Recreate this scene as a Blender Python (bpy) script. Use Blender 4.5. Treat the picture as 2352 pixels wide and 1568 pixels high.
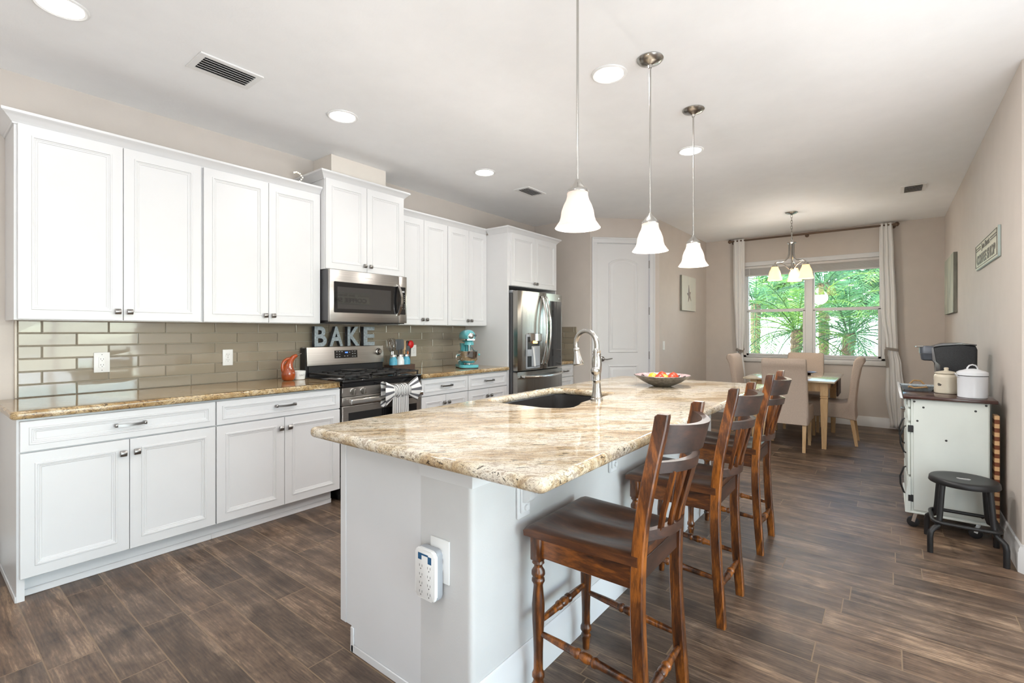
import bpy, bmesh, math, random
from mathutils import Vector, Matrix
random.seed(7)
PI = math.pi
R = math.radians
for o in list(bpy.data.objects): bpy.data.objects.remove(o)
C = bpy.context.scene.collection
SC = bpy.context.scene

# ------------------------------------------------------------------ camera
H0 = 1.291                       # eye height
cam_d = bpy.data.cameras.new('camera'); cam = bpy.data.objects.new('camera', cam_d); C.objects.link(cam)
cam_d.sensor_width = 36.0
cam_d.lens = 1105.0 / 2352.0 * 36.0
cam_d.shift_y = -(784.0 - 761.5) / 2352.0
cam_d.clip_start = 0.05
YAW = math.atan(864.0 / 1105.0)
cam.location = (0, 0, H0)
cam.rotation_euler = (PI / 2, 0, YAW - PI / 2)
SC.camera = cam
# ------------------------------------------------------------------ view
SC.view_settings.view_transform = 'Standard'
SC.view_settings.look = 'None'
SC.view_settings.gamma = 1.0
SC.view_settings.use_curve_mapping = False
SC.view_settings.exposure = 0.14
# ------------------------------------------------------------------ sky and sun
W = bpy.data.worlds.new('sky'); SC.world = W; W.use_nodes = True
wn = W.node_tree; bg = wn.nodes['Background']
sky = wn.nodes.new('ShaderNodeTexSky'); sky.sky_type = 'NISHITA'; sky.sun_disc = False
sky.sun_elevation = R(55); sky.sun_rotation = R(300)
wn.links.new(sky.outputs[0], bg.inputs[0]); bg.inputs[1].default_value = 1.8
sd = bpy.data.lights.new('sun', 'SUN'); sd.energy = 15.0; sd.angle = R(0.6); sd.color = (1.0, .95, .86)
sun = bpy.data.objects.new('sun', sd); C.objects.link(sun)
sun.rotation_euler = Vector((0.55, -0.35, -0.95)).to_track_quat('-Z', 'Y').to_euler()
# daylight through the living room openings behind the camera, plus added ceiling fill
def area(name, loc, target, sx, sy, power, col=(1, 1, 1)):
    d = bpy.data.lights.new(name, 'AREA'); d.shape = 'RECTANGLE'; d.size = sx; d.size_y = sy; d.energy = power; d.color = col
    o = bpy.data.objects.new(name, d); C.objects.link(o); o.location = loc
    o.rotation_euler = (Vector(target) - Vector(loc)).to_track_quat('-Z', 'Y').to_euler(); return o
area('rear_window_daylight', (1.1, -4.62, 1.2), (1.1, 2.0, 2.2), 4.4, 2.1, 92, (.97, .985, 1.0))
area('side_window_daylight', (-3.85, -1.9, 1.55), (3.0, -1.0, 2.0), 1.3, 1.2, 10, (.97, .985, 1.0))
area('unseen_ceiling_fill', (-.5, -2.3, .06), (-.5, -2.3, 3), 4.6, 3.4, 160, (.94, .97, 1.0))  # unseen upward lamp added to brighten the ceiling
area('unseen_ceiling_fill', (-2.5, 1.0, .06), (-2.5, 1.0, 3), 2.4, 4.6, 40, (.97, .985, 1.0))  # second added fill lamp facing up, out of view

ZC = 2.75      # ceiling
YL = 3.874     # cabinet wall
XB = 5.46      # wall at the end of the fridge run
YN = 2.35      # dining left wall
XW = 8.17      # window wall
YR = -0.565    # right wall

# ------------------------------------------------------------------ materials
MATS = {}
class NT:
    def __init__(s, name):
        m = bpy.data.materials.new(name); m.use_nodes = True; s.m = m; s.t = m.node_tree
        s.b = s.t.nodes['Principled BSDF']; s.out = s.t.nodes['Material Output']
    def n(s, typ, **kw):
        nd = s.t.nodes.new(typ)
        for k, v in kw.items(): setattr(nd, k, v)
        return nd
    def l(s, a, b): s.t.links.new(a, b)
    def val(s, sock, v):
        if hasattr(v, 'is_output') or hasattr(v, 'links'): s.l(v, sock)
        else: sock.default_value = v
    def math(s, op, a, b=0.0, c=None):
        nd = s.n('ShaderNodeMath', operation=op); s.val(nd.inputs[0], a); s.val(nd.inputs[1], b)
        if c is not None: s.val(nd.inputs[2], c)
        return nd.outputs[0]
    def coord(s, rot=(0, 0, 0), scale=(1, 1, 1), loc=(0, 0, 0)):
        tc = s.n('ShaderNodeTexCoord'); mp = s.n('ShaderNodeMapping')
        mp.inputs['Rotation'].default_value = rot; mp.inputs['Scale'].default_value = scale; mp.inputs['Location'].default_value = loc
        s.l(tc.outputs['Object'], mp.inputs[0]); return mp.outputs[0]
    def noise(s, vec, scale, detail=4, rough=.55, dist=0.0, out='Fac'):
        nd = s.n('ShaderNodeTexNoise'); nd.inputs['Scale'].default_value = scale; nd.inputs['Detail'].default_value = detail
        nd.inputs['Roughness'].default_value = rough; nd.inputs['Distortion'].default_value = dist
        if vec is not None: s.l(vec, nd.inputs['Vector'])
        return nd.outputs[out]
    def ramp(s, fac, stops):
        nd = s.n('ShaderNodeValToRGB'); cr = nd.color_ramp
        while len(cr.elements) > 1: cr.elements.remove(cr.elements[-1])
        cr.elements[0].position = stops[0][0]; cr.elements[0].color = tuple(stops[0][1]) + (1,)
        for p, c in stops[1:]:
            e = cr.elements.new(p); e.color = tuple(c) + (1,)
        s.val(nd.inputs[0], fac); return nd.outputs[0]
    def mix(s, fac, a, b, mode='MIX'):
        nd = s.n('ShaderNodeMixRGB', blend_type=mode); s.val(nd.inputs[0], fac)
        for i, v in ((1, a), (2, b)):
            if isinstance(v, tuple): nd.inputs[i].default_value = v + (1,) if len(v) == 3 else v
            else: s.l(v, nd.inputs[i])
        return nd.outputs[0]
    def bump(s, h, strength=.3, dist=.002):
        nd = s.n('ShaderNodeBump'); nd.inputs['Strength'].default_value = strength; nd.inputs['Distance'].default_value = dist
        s.l(h, nd.inputs['Height']); s.l(nd.outputs[0], s.b.inputs['Normal'])

def mat(name, col, rough=.5, metal=0.0, coat=0.0, emit=0.0, emitcol=None, spec=None, var=0.06, vscale=6, bump=0.0, bscale=80, trans=0.0, alpha=1.0, aniso=0.0, sub=0.0):
    k = NT(name); b = k.b
    vec = k.coord()
    nz = k.noise(vec, vscale, 3)
    lo = tuple(max(0, c * (1 - var)) for c in col); hi = tuple(min(1, c * (1 + var)) for c in col)
    k.l(k.ramp(nz, [(0.3, lo), (0.7, hi)]), b.inputs['Base Color'])
    b.inputs['Roughness'].default_value = rough; b.inputs['Metallic'].default_value = metal
    b.inputs['Coat Weight'].default_value = coat; b.inputs['Coat Roughness'].default_value = 0.04
    if spec is not None: b.inputs['Specular IOR Level'].default_value = spec
    if trans: b.inputs['Transmission Weight'].default_value = trans
    if sub: b.inputs['Subsurface Weight'].default_value = sub
    if emit:
        b.inputs['Emission Color'].default_value = tuple(emitcol or col) + (1,); b.inputs['Emission Strength'].default_value = emit
    if bump: k.bump(k.noise(vec, bscale, 4), bump, .003)
    MATS[name] = k.m; return k.m

M = {}
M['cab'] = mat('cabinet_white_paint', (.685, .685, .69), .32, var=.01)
M['trim'] = mat('trim_white_paint', (.71, .715, .72), .35, var=.01)
M['wall'] = mat('wall_beige_paint', (.61, .555, .505), .75, var=.02, bump=.10, bscale=160)
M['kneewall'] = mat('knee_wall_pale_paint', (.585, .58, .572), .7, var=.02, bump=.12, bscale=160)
M['ceil'] = mat('ceiling_textured_paint', (.89, .895, .90), .9, var=.015, bump=.35, bscale=34)
M['chase'] = mat('cream_panel', (.80, .74, .67), .6, var=.02)
M['black'] = mat('black_gloss', (.008, .008, .009), .12, var=.1)
M['blackm'] = mat('black_satin', (.012, .012, .013), .42, var=.2)
M['iron'] = mat('cast_iron', (.022, .021, .021), .45, var=.3, bump=.3, bscale=150)
M['dglass'] = mat('dark_oven_glass', (.010, .010, .011), .05, coat=.4, var=.05)
M['midglass'] = mat('microwave_window_mesh', (.026, .026, .027), .03, spec=1.0, coat=1.0, var=.08, vscale=200)
M['greymetal'] = mat('dark_grey_metal', (.10, .10, .105), .45, metal=.3)
M['nickel'] = mat('brushed_nickel', (.47, .455, .43), .25, metal=1.0, var=.05)
M['chrome'] = mat('polished_steel', (.66, .65, .63), .12, metal=1.0, var=.05)
M['pewter'] = mat('dark_pewter', (.30, .29, .28), .3, metal=1.0, var=.15)
M['plastic'] = mat('white_plastic', (.80, .80, .79), .3, var=.01)
M['slot'] = mat('dark_slot', (.03, .03, .03), .6)
M['sink'] = mat('dark_composite_sink', (.028, .026, .025), .4, var=.3, vscale=300)
M['whitecer'] = mat('white_ceramic', (.80, .80, .78), .15, var=.01)
M['orangecer'] = mat('orange_glazed_ceramic', (.33, .058, .009), .12, coat=.6, var=.25, vscale=14)
M['cream'] = mat('cream_stoneware', (.62, .56, .45), .3, var=.06)
M['enamel'] = mat('white_enamel', (.74, .76, .80), .2, var=.02)
M['aqua'] = mat('aqua_gloss_enamel', (.11, .47, .52), .15, coat=.6, var=.05)
M['bluejar'] = mat('blue_painted_glass', (.09, .38, .52), .35, var=.15, vscale=30)
M['red'] = mat('red_silicone', (.55, .01, .012), .35)
M['orange'] = mat('orange_handle', (.75, .16, .01), .4)
M['dgrey'] = mat('charcoal_silicone', (.035, .04, .045), .5)
M['rope'] = mat('jute_rope', (.36, .22, .10), .9, var=.3, vscale=200, bump=.5, bscale=300)
M['tie'] = mat('grey_linen_band', (.30, .27, .24), .9, var=.2, vscale=200, bump=.3, bscale=400)
M['bronze'] = mat('bronze_rod', (.16, .11, .08), .35, metal=.7)
M['parson'] = mat('beige_slipcover_cloth', (.52, .42, .345), .95, var=.08, vscale=120, bump=.3, bscale=500)
M['vinyl'] = mat('window_vinyl', (.74, .74, .73), .4, var=.01)
M['blind'] = mat('blind_slat_white', (.68, .66, .64), .5, var=.02)
M['sill'] = mat('marble_sill', (.70, .69, .67), .25, var=.04, vscale=12)
M['cart'] = mat('distressed_cart_paint', (.66, .70, .66), .45, var=.04, vscale=4)
M['carttop'] = mat('dark_mahogany', (.045, .016, .012), .22, var=.35, vscale=12, coat=.3)
M['galv'] = mat('galvanised_steel', (.36, .41, .44), .5, metal=.4, var=.25, vscale=60)
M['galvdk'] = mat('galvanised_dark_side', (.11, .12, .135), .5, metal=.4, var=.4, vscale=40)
M['fruitred'] = mat('red_fruit_skin', (.70, .045, .012), .35, var=.3, vscale=14)
M['fruityel'] = mat('yellow_fruit_skin', (.85, .46, .035), .35, var=.25, vscale=14)
M['lens'] = mat('lamp_lens', (1, 1, 1), .4, emit=9.0, emitcol=(1, .985, .96))
M['amber'] = mat('amber_glass_shade', (.95, .76, .45), .35, emit=1.1, emitcol=(1, .70, .30))
M['bulb'] = mat('lit_bulb', (1, 1, 1), .4, emit=14.0, emitcol=(1, .86, .62))
M['bulbw'] = mat('lit_bulb_white', (1, 1, 1), .4, emit=6.0, emitcol=(1, .93, .84))
M['fairy'] = mat('fairy_light_bulb', (1, .95, .85), .4, emit=2.0, emitcol=(1, .88, .66))
M['wire'] = mat('clear_wire', (.6, .58, .52), .4)
M['display'] = mat('blue_display', (.05, .12, .6), .4, emit=2.0, emitcol=(.08, .22, 1.0))
M['dimtext'] = mat('grey_print', (.42, .42, .42), .5)
M['logo'] = mat('silver_print', (.75, .75, .74), .35, metal=.6)
M['bluelab'] = mat('blue_label', (.02, .10, .22), .4)
M['amberlight'] = mat('dispenser_lamp', (1, .6, .25), .4, emit=3.0, emitcol=(1, .55, .18))
M['greyplastic'] = mat('light_grey_plastic', (.36, .38, .41), .3)
M['coffee'] = mat('coffee_maker_black', (.014, .016, .02), .45, var=.7, vscale=260, bump=.4, bscale=500)
M['coffeesil'] = mat('coffee_maker_grey', (.16, .16, .165), .25, metal=.5)
M['coffeeblu'] = mat('coffee_maker_slate', (.085, .095, .115), .3, metal=.3)
M['fence'] = mat('white_vinyl_fence', (.86, .87, .87), .4, var=.01)
M['gravel'] = mat('pale_concrete', (.62, .60, .56), .9, var=.12, vscale=3)
M['bowlout'] = mat('etched_pewter', (.25, .235, .215), .38, metal=.75, var=.4, vscale=45, bump=.9, bscale=45)
M['pinkin'] = mat('bowl_inner_glaze', (.42, .30, .30), .3, var=.4, vscale=40)
M['floweryel'] = mat('yellow_bract', (.7, .5, .03), .6)
M['flowerred'] = mat('red_bract', (.5, .04, .05), .6)
M['grout'] = mat('pale_grout', (.50, .46, .38), .8)
M['tileedge'] = mat('tile_edge_strip', (.62, .55, .46), .3)

def m_steel():
    k = NT('brushed_stainless'); vec = k.coord(scale=(220, 220, 2.0))
    nz = k.noise(vec, 1.0, 3)
    k.l(k.ramp(nz, [(.3, (.30, .285, .265)), (.7, (.39, .37, .345))]), k.b.inputs['Base Color'])
    k.b.inputs['Metallic'].default_value = 1.0; k.b.inputs['Roughness'].default_value = .26
    k.bump(nz, .05, .001); return k.m
M['steel'] = m_steel()
def m_steelh():
    k = NT('brushed_stainless_horizontal'); vec = k.coord(scale=(2.0, 220, 220))
    nz = k.noise(vec, 1.0, 3)
    k.l(k.ramp(nz, [(.3, (.40, .375, .35)), (.7, (.50, .475, .445))]), k.b.inputs['Base Color'])
    k.b.inputs['Metallic'].default_value = 1.0; k.b.inputs['Roughness'].default_value = .30
    k.bump(nz, .05, .001); return k.m
M['steelh'] = m_steelh()
def m_tile():
    k = NT('taupe_glass_tile'); g = k.n('ShaderNodeNewGeometry')
    k.l(k.ramp(g.outputs['Random Per Island'], [(0, (.275, .232, .172)), (1, (.315, .268, .20))]), k.b.inputs['Base Color'])
    k.b.inputs['Roughness'].default_value = .06; k.b.inputs['Coat Weight'].default_value = .5; k.b.inputs['Coat Roughness'].default_value = .03
    vec = k.coord(); k.bump(k.noise(vec, 9, 2), .07, .004); return k.m
M['tile'] = m_tile()
def m_floor():
    k = NT('wood_look_plank_tile'); tc = k.n('ShaderNodeTexCoord'); sp = k.n('ShaderNodeSeparateXYZ'); k.l(tc.outputs['Object'], sp.inputs[0])
    x = k.math('DIVIDE', k.math('SUBTRACT', sp.outputs[0], 2.361 - 10 * .1545), .1545)
    row = k.math('FLOOR', x); fx = k.math('SUBTRACT', x, row)
    wr = k.n('ShaderNodeTexWhiteNoise', noise_dimensions='1D'); k.l(row, wr.inputs['W'])
    y = k.math('ADD', k.math('DIVIDE', sp.outputs[1], .915), k.math('MULTIPLY', wr.outputs['Value'], 7.31))
    pl = k.math('FLOOR', y); fy = k.math('SUBTRACT', y, pl)
    cv = k.n('ShaderNodeCombineXYZ'); k.l(row, cv.inputs[0]); k.l(pl, cv.inputs[1])
    wp = k.n('ShaderNodeTexWhiteNoise', noise_dimensions='3D'); k.l(cv.outputs[0], wp.inputs['Vector'])
    ex = k.math('MINIMUM', fx, k.math('SUBTRACT', 1.0, fx)); ex = k.math('MULTIPLY', ex, .1545)
    ey = k.math('MINIMUM', fy, k.math('SUBTRACT', 1.0, fy)); ey = k.math('MULTIPLY', ey, .915)
    e = k.math('MINIMUM', ex, ey)
    gm = k.n('ShaderNodeMapRange'); gm.inputs['From Min'].default_value = .0016; gm.inputs['From Max'].default_value = .0030
    gm.inputs['To Min'].default_value = 1; gm.inputs['To Max'].default_value = 0; k.l(e, gm.inputs[0])
    # grain, shifted per plank
    off = k.n('ShaderNodeVectorMath', operation='SCALE'); k.l(wp.outputs['Color'], off.inputs[0]); off.inputs['Scale'].default_value = 37.0
    ad = k.n('ShaderNodeVectorMath', operation='ADD'); k.l(tc.outputs['Object'], ad.inputs[0]); k.l(off.outputs[0], ad.inputs[1])
    mp = k.n('ShaderNodeMapping'); mp.inputs['Scale'].default_value = (1.0, .10, 1.0); k.l(ad.outputs[0], mp.inputs[0])
    n1 = k.noise(mp.outputs[0], 11, 5, .65, 1.4); n2 = k.noise(mp.outputs[0], 110, 5, .75, .6)
    mp2 = k.n('ShaderNodeMapping'); mp2.inputs['Scale'].default_value = (1.0, .22, 1.0); k.l(ad.outputs[0], mp2.inputs[0])
    wv = k.n('ShaderNodeTexWave', wave_type='BANDS', bands_direction='X'); wv.inputs['Scale'].default_value = 26; wv.inputs['Distortion'].default_value = 16
    wv.inputs['Detail'].default_value = 2; wv.inputs['Detail Scale'].default_value = .35; k.l(mp2.outputs[0], wv.inputs[0])
    blot = k.noise(ad.outputs[0], 4.5, 4, .6, .5)
    mixg = k.math('ADD', k.math('MULTIPLY', n1, .38), k.math('ADD', k.math('MULTIPLY', n2, .32), k.math('ADD', k.math('MULTIPLY', blot, .28), k.math('MULTIPLY', wv.outputs['Fac'], .02))))
    col = k.ramp(mixg, [(.375, (.034, .021, .014)), (.455, (.098, .064, .044)), (.525, (.165, .112, .078)), (.61, (.36, .255, .172))])
    pv = k.ramp(wp.outputs['Value'], [(0, (.62, .60, .60)), (.5, (.92, .92, .93)), (1, (1.15, 1.08, 1.0))])
    col = k.mix(1.0, col, pv, 'MULTIPLY')
    col = k.mix(gm.outputs[0], col, (.22, .15, .09))
    k.l(col, k.b.inputs['Base Color'])
    k.b.inputs['Roughness'].default_value = .33
    rg = k.ramp(n2, [(.3, (.33, .33, .33)), (.7, (.52, .52, .52))]); k.l(rg, k.b.inputs['Roughness'])
    hh = k.math('SUBTRACT', k.math('MULTIPLY', n2, .25), k.math('MULTIPLY', gm.outputs[0], .8)); k.bump(hh, .35, .002)
    return k.m
M['floor'] = m_floor()
def m_granite(name, pale, seed):
    k = NT(name); tc = k.n('ShaderNodeTexCoord')
    wob = k.noise(tc.outputs['Object'], 3.0, 3, out='Color')
    ws = k.n('ShaderNodeVectorMath', operation='SCALE'); k.l(wob, ws.inputs[0]); ws.inputs['Scale'].default_value = .10
    ad = k.n('ShaderNodeVectorMath', operation='ADD'); k.l(tc.outputs['Object'], ad.inputs[0]); k.l(ws.outputs[0], ad.inputs[1])
    mr = k.n('ShaderNodeMapping'); mr.inputs['Rotation'].default_value = (0, 0, R(48)); mr.inputs['Location'].default_value = (seed, seed * .7, 0); k.l(ad.outputs[0], mr.inputs[0])
    ms = k.n('ShaderNodeMapping'); ms.inputs['Scale'].default_value = (.26, 1.0, 1.0); k.l(mr.outputs[0], ms.inputs[0]); v = ms.outputs[0]
    big = k.noise(v, 7.0, 5, .65); mid = k.noise(v, 24, 5, .7); fine = k.noise(v, 70, 4, .75); dot = k.noise(mr.outputs[0], 210, 2, .6)
    if pale: st = [(.36, (.36, .24, .13)), (.44, (.58, .45, .29)), (.49, (.76, .68, .54)), (.54, (.86, .82, .74)), (.64, (.74, .71, .68))]
    else: st = [(.30, (.16, .085, .03)), (.42, (.36, .22, .09)), (.50, (.50, .35, .17)), (.58, (.62, .49, .31)), (.70, (.46, .39, .33))]  # browner stops mix the reflected tiles into the stone colour
    base = k.ramp(k.math('ADD', k.math('MULTIPLY', big, .65), k.math('MULTIPLY', mid, .35)), st)
    tan = k.math('MULTIPLY', k.ramp(mid, [(.49, (0, 0, 0)), (.56, (1, 1, 1))]), k.ramp(big, [(.42, (1, 1, 1)), (.56, (.15, .15, .15))]))
    base = k.mix(k.math('MULTIPLY', tan, .5), base, (.40, .27, .14) if pale else (.20, .11, .045))
    vein = k.ramp(fine, [(.52, (0, 0, 0)), (.58, (1, 1, 1))])
    base = k.mix(k.math('MULTIPLY', vein, .66), base, (.30, .22, .16) if pale else (.11, .065, .04))
    blk = k.math('MULTIPLY', k.ramp(fine, [(.40, (1, 1, 1)), (.45, (0, 0, 0))]), k.ramp(mid, [(.44, (1, 1, 1)), (.50, (0, 0, 0))]))
    base = k.mix(k.math('MULTIPLY', blk, .92), base, (.035, .026, .022))
    dk = k.ramp(dot, [(.57, (0, 0, 0)), (.64, (1, 1, 1))])
    base = k.mix(k.math('MULTIPLY', dk, .55), base, (.12, .08, .055))
    if pale: base = k.mix(1.0, base, (.84, .80, .735), 'MULTIPLY')
    k.l(base, k.b.inputs['Base Color']); k.b.inputs['Roughness'].default_value = .07
    k.b.inputs['Coat Weight'].default_value = .15; k.b.inputs['Coat Roughness'].default_value = .03
    return k.m
M['granite'] = m_granite('cream_granite', True, 0.0)
M['granite_reflect'] = m_granite('gold_granite_tile_reflection', False, 3.1)  # gold granite with the backsplash reflection painted in as brown
def m_wood(name, stops, rough, axis_scale, scale=14, coat=.2, worn=None):
    k = NT(name); vec = k.coord(scale=axis_scale)
    n1 = k.noise(vec, scale, 5, .6, .9); n2 = k.noise(vec, scale * 6, 4, .7)
    f = k.math('ADD', k.math('MULTIPLY', n1, .7), k.math('MULTIPLY', n2, .3))
    col = k.ramp(f, stops)
    if worn:
        g = k.n('ShaderNodeNewGeometry'); w = k.math('MULTIPLY', k.ramp(g.outputs['Pointiness'], [(.54, (0, 0, 0)), (.60, (1, 1, 1))]), k.ramp(k.noise(k.coord(), 40, 3), [(.52, (0, 0, 0)), (.6, (1, 1, 1))]))
        col = k.mix(w, col, worn)
    k.l(col, k.b.inputs['Base Color']); k.b.inputs['Roughness'].default_value = rough
    k.b.inputs['Coat Weight'].default_value = coat; k.b.inputs['Coat Roughness'].default_value = .12
    k.bump(n2, .08, .001); return k.m
M['stoolwood'] = m_wood('dark_cherry_stain', [(.38, (.016, .005, .002)), (.5, (.095, .027, .005)), (.62, (.34, .105, .014))], .30, (1, 1, .18), 16, .35)
M['seatwood'] = m_wood('dark_seat_stain', [(.36, (.024, .009, .005)), (.5, (.075, .025, .010)), (.64, (.17, .058, .017))], .33, (1, .18, 1), 12, .12)
M['apronwood'] = m_wood('dark_apron_stain', [(.38, (.016, .005, .002)), (.5, (.090, .025, .005)), (.62, (.28, .085, .012))], .30, (1, .18, 1), 16, .35)
M['railwood'] = m_wood('dark_rail_stain', [(.34, (.012, .006, .004)), (.5, (.036, .016, .010)), (.66, (.075, .030, .016))], .45, (.2, 1, 1), 12, .05)
M['palewood'] = m_wood('natural_oak', [(.3, (.42, .25, .11)), (.5, (.56, .36, .18)), (.7, (.66, .46, .26))], .5, (1, 1, .15), 14, 0)
M['palewoodh'] = m_wood('natural_oak_top', [(.3, (.46, .36, .24)), (.5, (.60, .50, .36)), (.7, (.68, .58, .44))], .16, (.15, 1, 1), 10, .5)
M['cratewood'] = m_wood('dark_crate_wood', [(.3, (.020, .010, .006)), (.5, (.06, .032, .02)), (.7, (.10, .055, .035))], .6, (.2, 1, 1), 18, 0)
M['trunk'] = m_wood('palm_trunk_bark', [(.3, (.05, .03, .018)), (.5, (.16, .10, .055)), (.7, (.30, .19, .10))], .95, (1, 1, 1), 22, 0)
def m_stripes():
    k = NT('striped_butcher_block'); tc = k.n('ShaderNodeTexCoord'); sp = k.n('ShaderNodeSeparateXYZ'); k.l(tc.outputs['Object'], sp.inputs[0])
    fr = k.math('FRACT', k.math('DIVIDE', sp.outputs[2], .052))
    col = k.ramp(fr, [(0, (.20, .055, .018)), (.49, (.17, .045, .015)), (.51, (.72, .46, .24)), (1, (.70, .43, .22))])
    k.l(col, k.b.inputs['Base Color']); k.b.inputs['Roughness'].default_value = .45; return k.m
M['stripes'] = m_stripes()
def m_towel(name, per, axis, dark=.065, t0=.60):
    k = NT(name); tc = k.n('ShaderNodeTexCoord'); sp = k.n('ShaderNodeSeparateXYZ'); k.l(tc.outputs['UV'], sp.inputs[0])
    fr = k.math('FRACT', k.math('MULTIPLY', sp.outputs[axis], per))
    col = k.ramp(fr, [(0, (.78, .77, .75)), (t0 - .04, (.80, .79, .77)), (t0, (dark, dark, dark * 1.1)), (.96, (dark, dark, dark * 1.1)), (1, (.78, .77, .75))])
    k.l(col, k.b.inputs['Base Color']); k.b.inputs['Roughness'].default_value = .95; return k.m
M['towel'] = m_towel('striped_towel_cloth', 13.0, 0)
M['towelbow'] = m_towel('striped_towel_bow_cloth', 9.0, 1, .12, .58)
def m_glass():
    k = NT('window_glass'); t = k.n('ShaderNodeBsdfTransparent'); t.inputs[0].default_value = (.90, .96, .94, 1)
    g = k.n('ShaderNodeBsdfGlossy'); g.inputs['Roughness'].default_value = .015
    fz = k.n('ShaderNodeFresnel'); fz.inputs[0].default_value = 1.52
    mx = k.n('ShaderNodeMixShader'); k.l(fz.outputs[0], mx.inputs[0]); k.l(t.outputs[0], mx.inputs[1]); k.l(g.outputs[0], mx.inputs[2])
    k.l(mx.outputs[0], k.out.inputs[0]); return k.m
M['glass'] = m_glass()
def m_cloth(name, col):
    k = NT(name); k.b.inputs['Base Color'].default_value = col + (1,); k.b.inputs['Roughness'].default_value = .9
    tr = k.n('ShaderNodeBsdfTranslucent'); tr.inputs[0].default_value = col + (1,)
    mx = k.n('ShaderNodeMixShader'); mx.inputs[0].default_value = .22; k.l(k.b.outputs[0], mx.inputs[1]); k.l(tr.outputs[0], mx.inputs[2]); k.l(mx.outputs[0], k.out.inputs[0]); return k.m
M['canvasfab'] = m_cloth('white_curtain_voile', (.92, .915, .90))
def m_shade(name, col, em, strength):
    k = NT(name); vec = k.coord()
    tr = k.n('ShaderNodeBsdfTranslucent'); tr.inputs[0].default_value = col + (1,)
    df = k.n('ShaderNodeBsdfDiffuse'); df.inputs[0].default_value = col + (1,)
    e = k.n('ShaderNodeEmission'); e.inputs[0].default_value = em + (1,); e.inputs[1].default_value = strength
    m1 = k.n('ShaderNodeMixShader'); m1.inputs[0].default_value = .55; k.l(df.outputs[0], m1.inputs[1]); k.l(tr.outputs[0], m1.inputs[2])
    a = k.n('ShaderNodeAddShader'); k.l(m1.outputs[0], a.inputs[0]); k.l(e.outputs[0], a.inputs[1]); k.l(a.outputs[0], k.out.inputs[0]); return k.m
M['shade'] = m_shade('frosted_alabaster_glass', (.68, .62, .585), (1.0, .90, .84), .20)
M['ambershade'] = m_shade('amber_alabaster_glass', (.90, .70, .42), (1.0, .72, .36), .9)
def m_leaf(name, a, b_):
    k = NT(name); g = k.n('ShaderNodeNewGeometry')
    col = k.ramp(g.outputs['Random Per Island'], [(0, a), (1, b_)])
    tr = k.n('ShaderNodeBsdfTranslucent'); k.l(col, tr.inputs[0])
    k.l(col, k.b.inputs['Base Color']); k.b.inputs['Roughness'].default_value = .4
    mx = k.n('ShaderNodeMixShader'); mx.inputs[0].default_value = .4
    k.l(k.b.outputs[0], mx.inputs[1]); k.l(tr.outputs[0], mx.inputs[2]); k.l(mx.outputs[0], k.out.inputs[0]); return k.m
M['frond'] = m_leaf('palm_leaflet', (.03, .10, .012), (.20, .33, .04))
M['frond2'] = m_leaf('palm_leaflet_deep', (.02, .085, .03), (.12, .28, .09))  # deeper, cooler green leaflets
M['hedge'] = m_leaf('broad_leaf', (.05, .17, .03), (.30, .46, .12))
def m_canvas(name, a, b_, scale):
    k = NT(name); vec = k.coord(scale=(1, 1, .35)); n = k.noise(vec, scale, 4, .6, .6)
    k.l(k.ramp(n, [(.3, a), (.7, b_)]), k.b.inputs['Base Color']); k.b.inputs['Roughness'].default_value = .8; return k.m
M['art1'] = m_canvas('canvas_pale_wash', (.62, .64, .58), (.72, .71, .62), 5)
M['art2'] = m_canvas('canvas_grey_green_wash', (.33, .37, .32), (.60, .61, .50), 7)
M['artside'] = m_canvas('canvas_grey_edge', (.16, .165, .14), (.30, .30, .26), 9)
M['starfish'] = m_canvas('painted_starfish', (.22, .21, .22), (.50, .42, .34), 12)
M['signcream'] = mat('sign_cream_metal', (.64, .62, .52), .35, metal=.35, var=.08, vscale=20)
M['signedge'] = mat('sign_pale_blue_edge', (.46, .56, .54), .5, var=.1)
M['signtext'] = mat('sign_dark_letter', (.13, .12, .10), .4)
M['mesh'] = mat('microwave_inner', (.02, .02, .02), .5)

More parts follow.
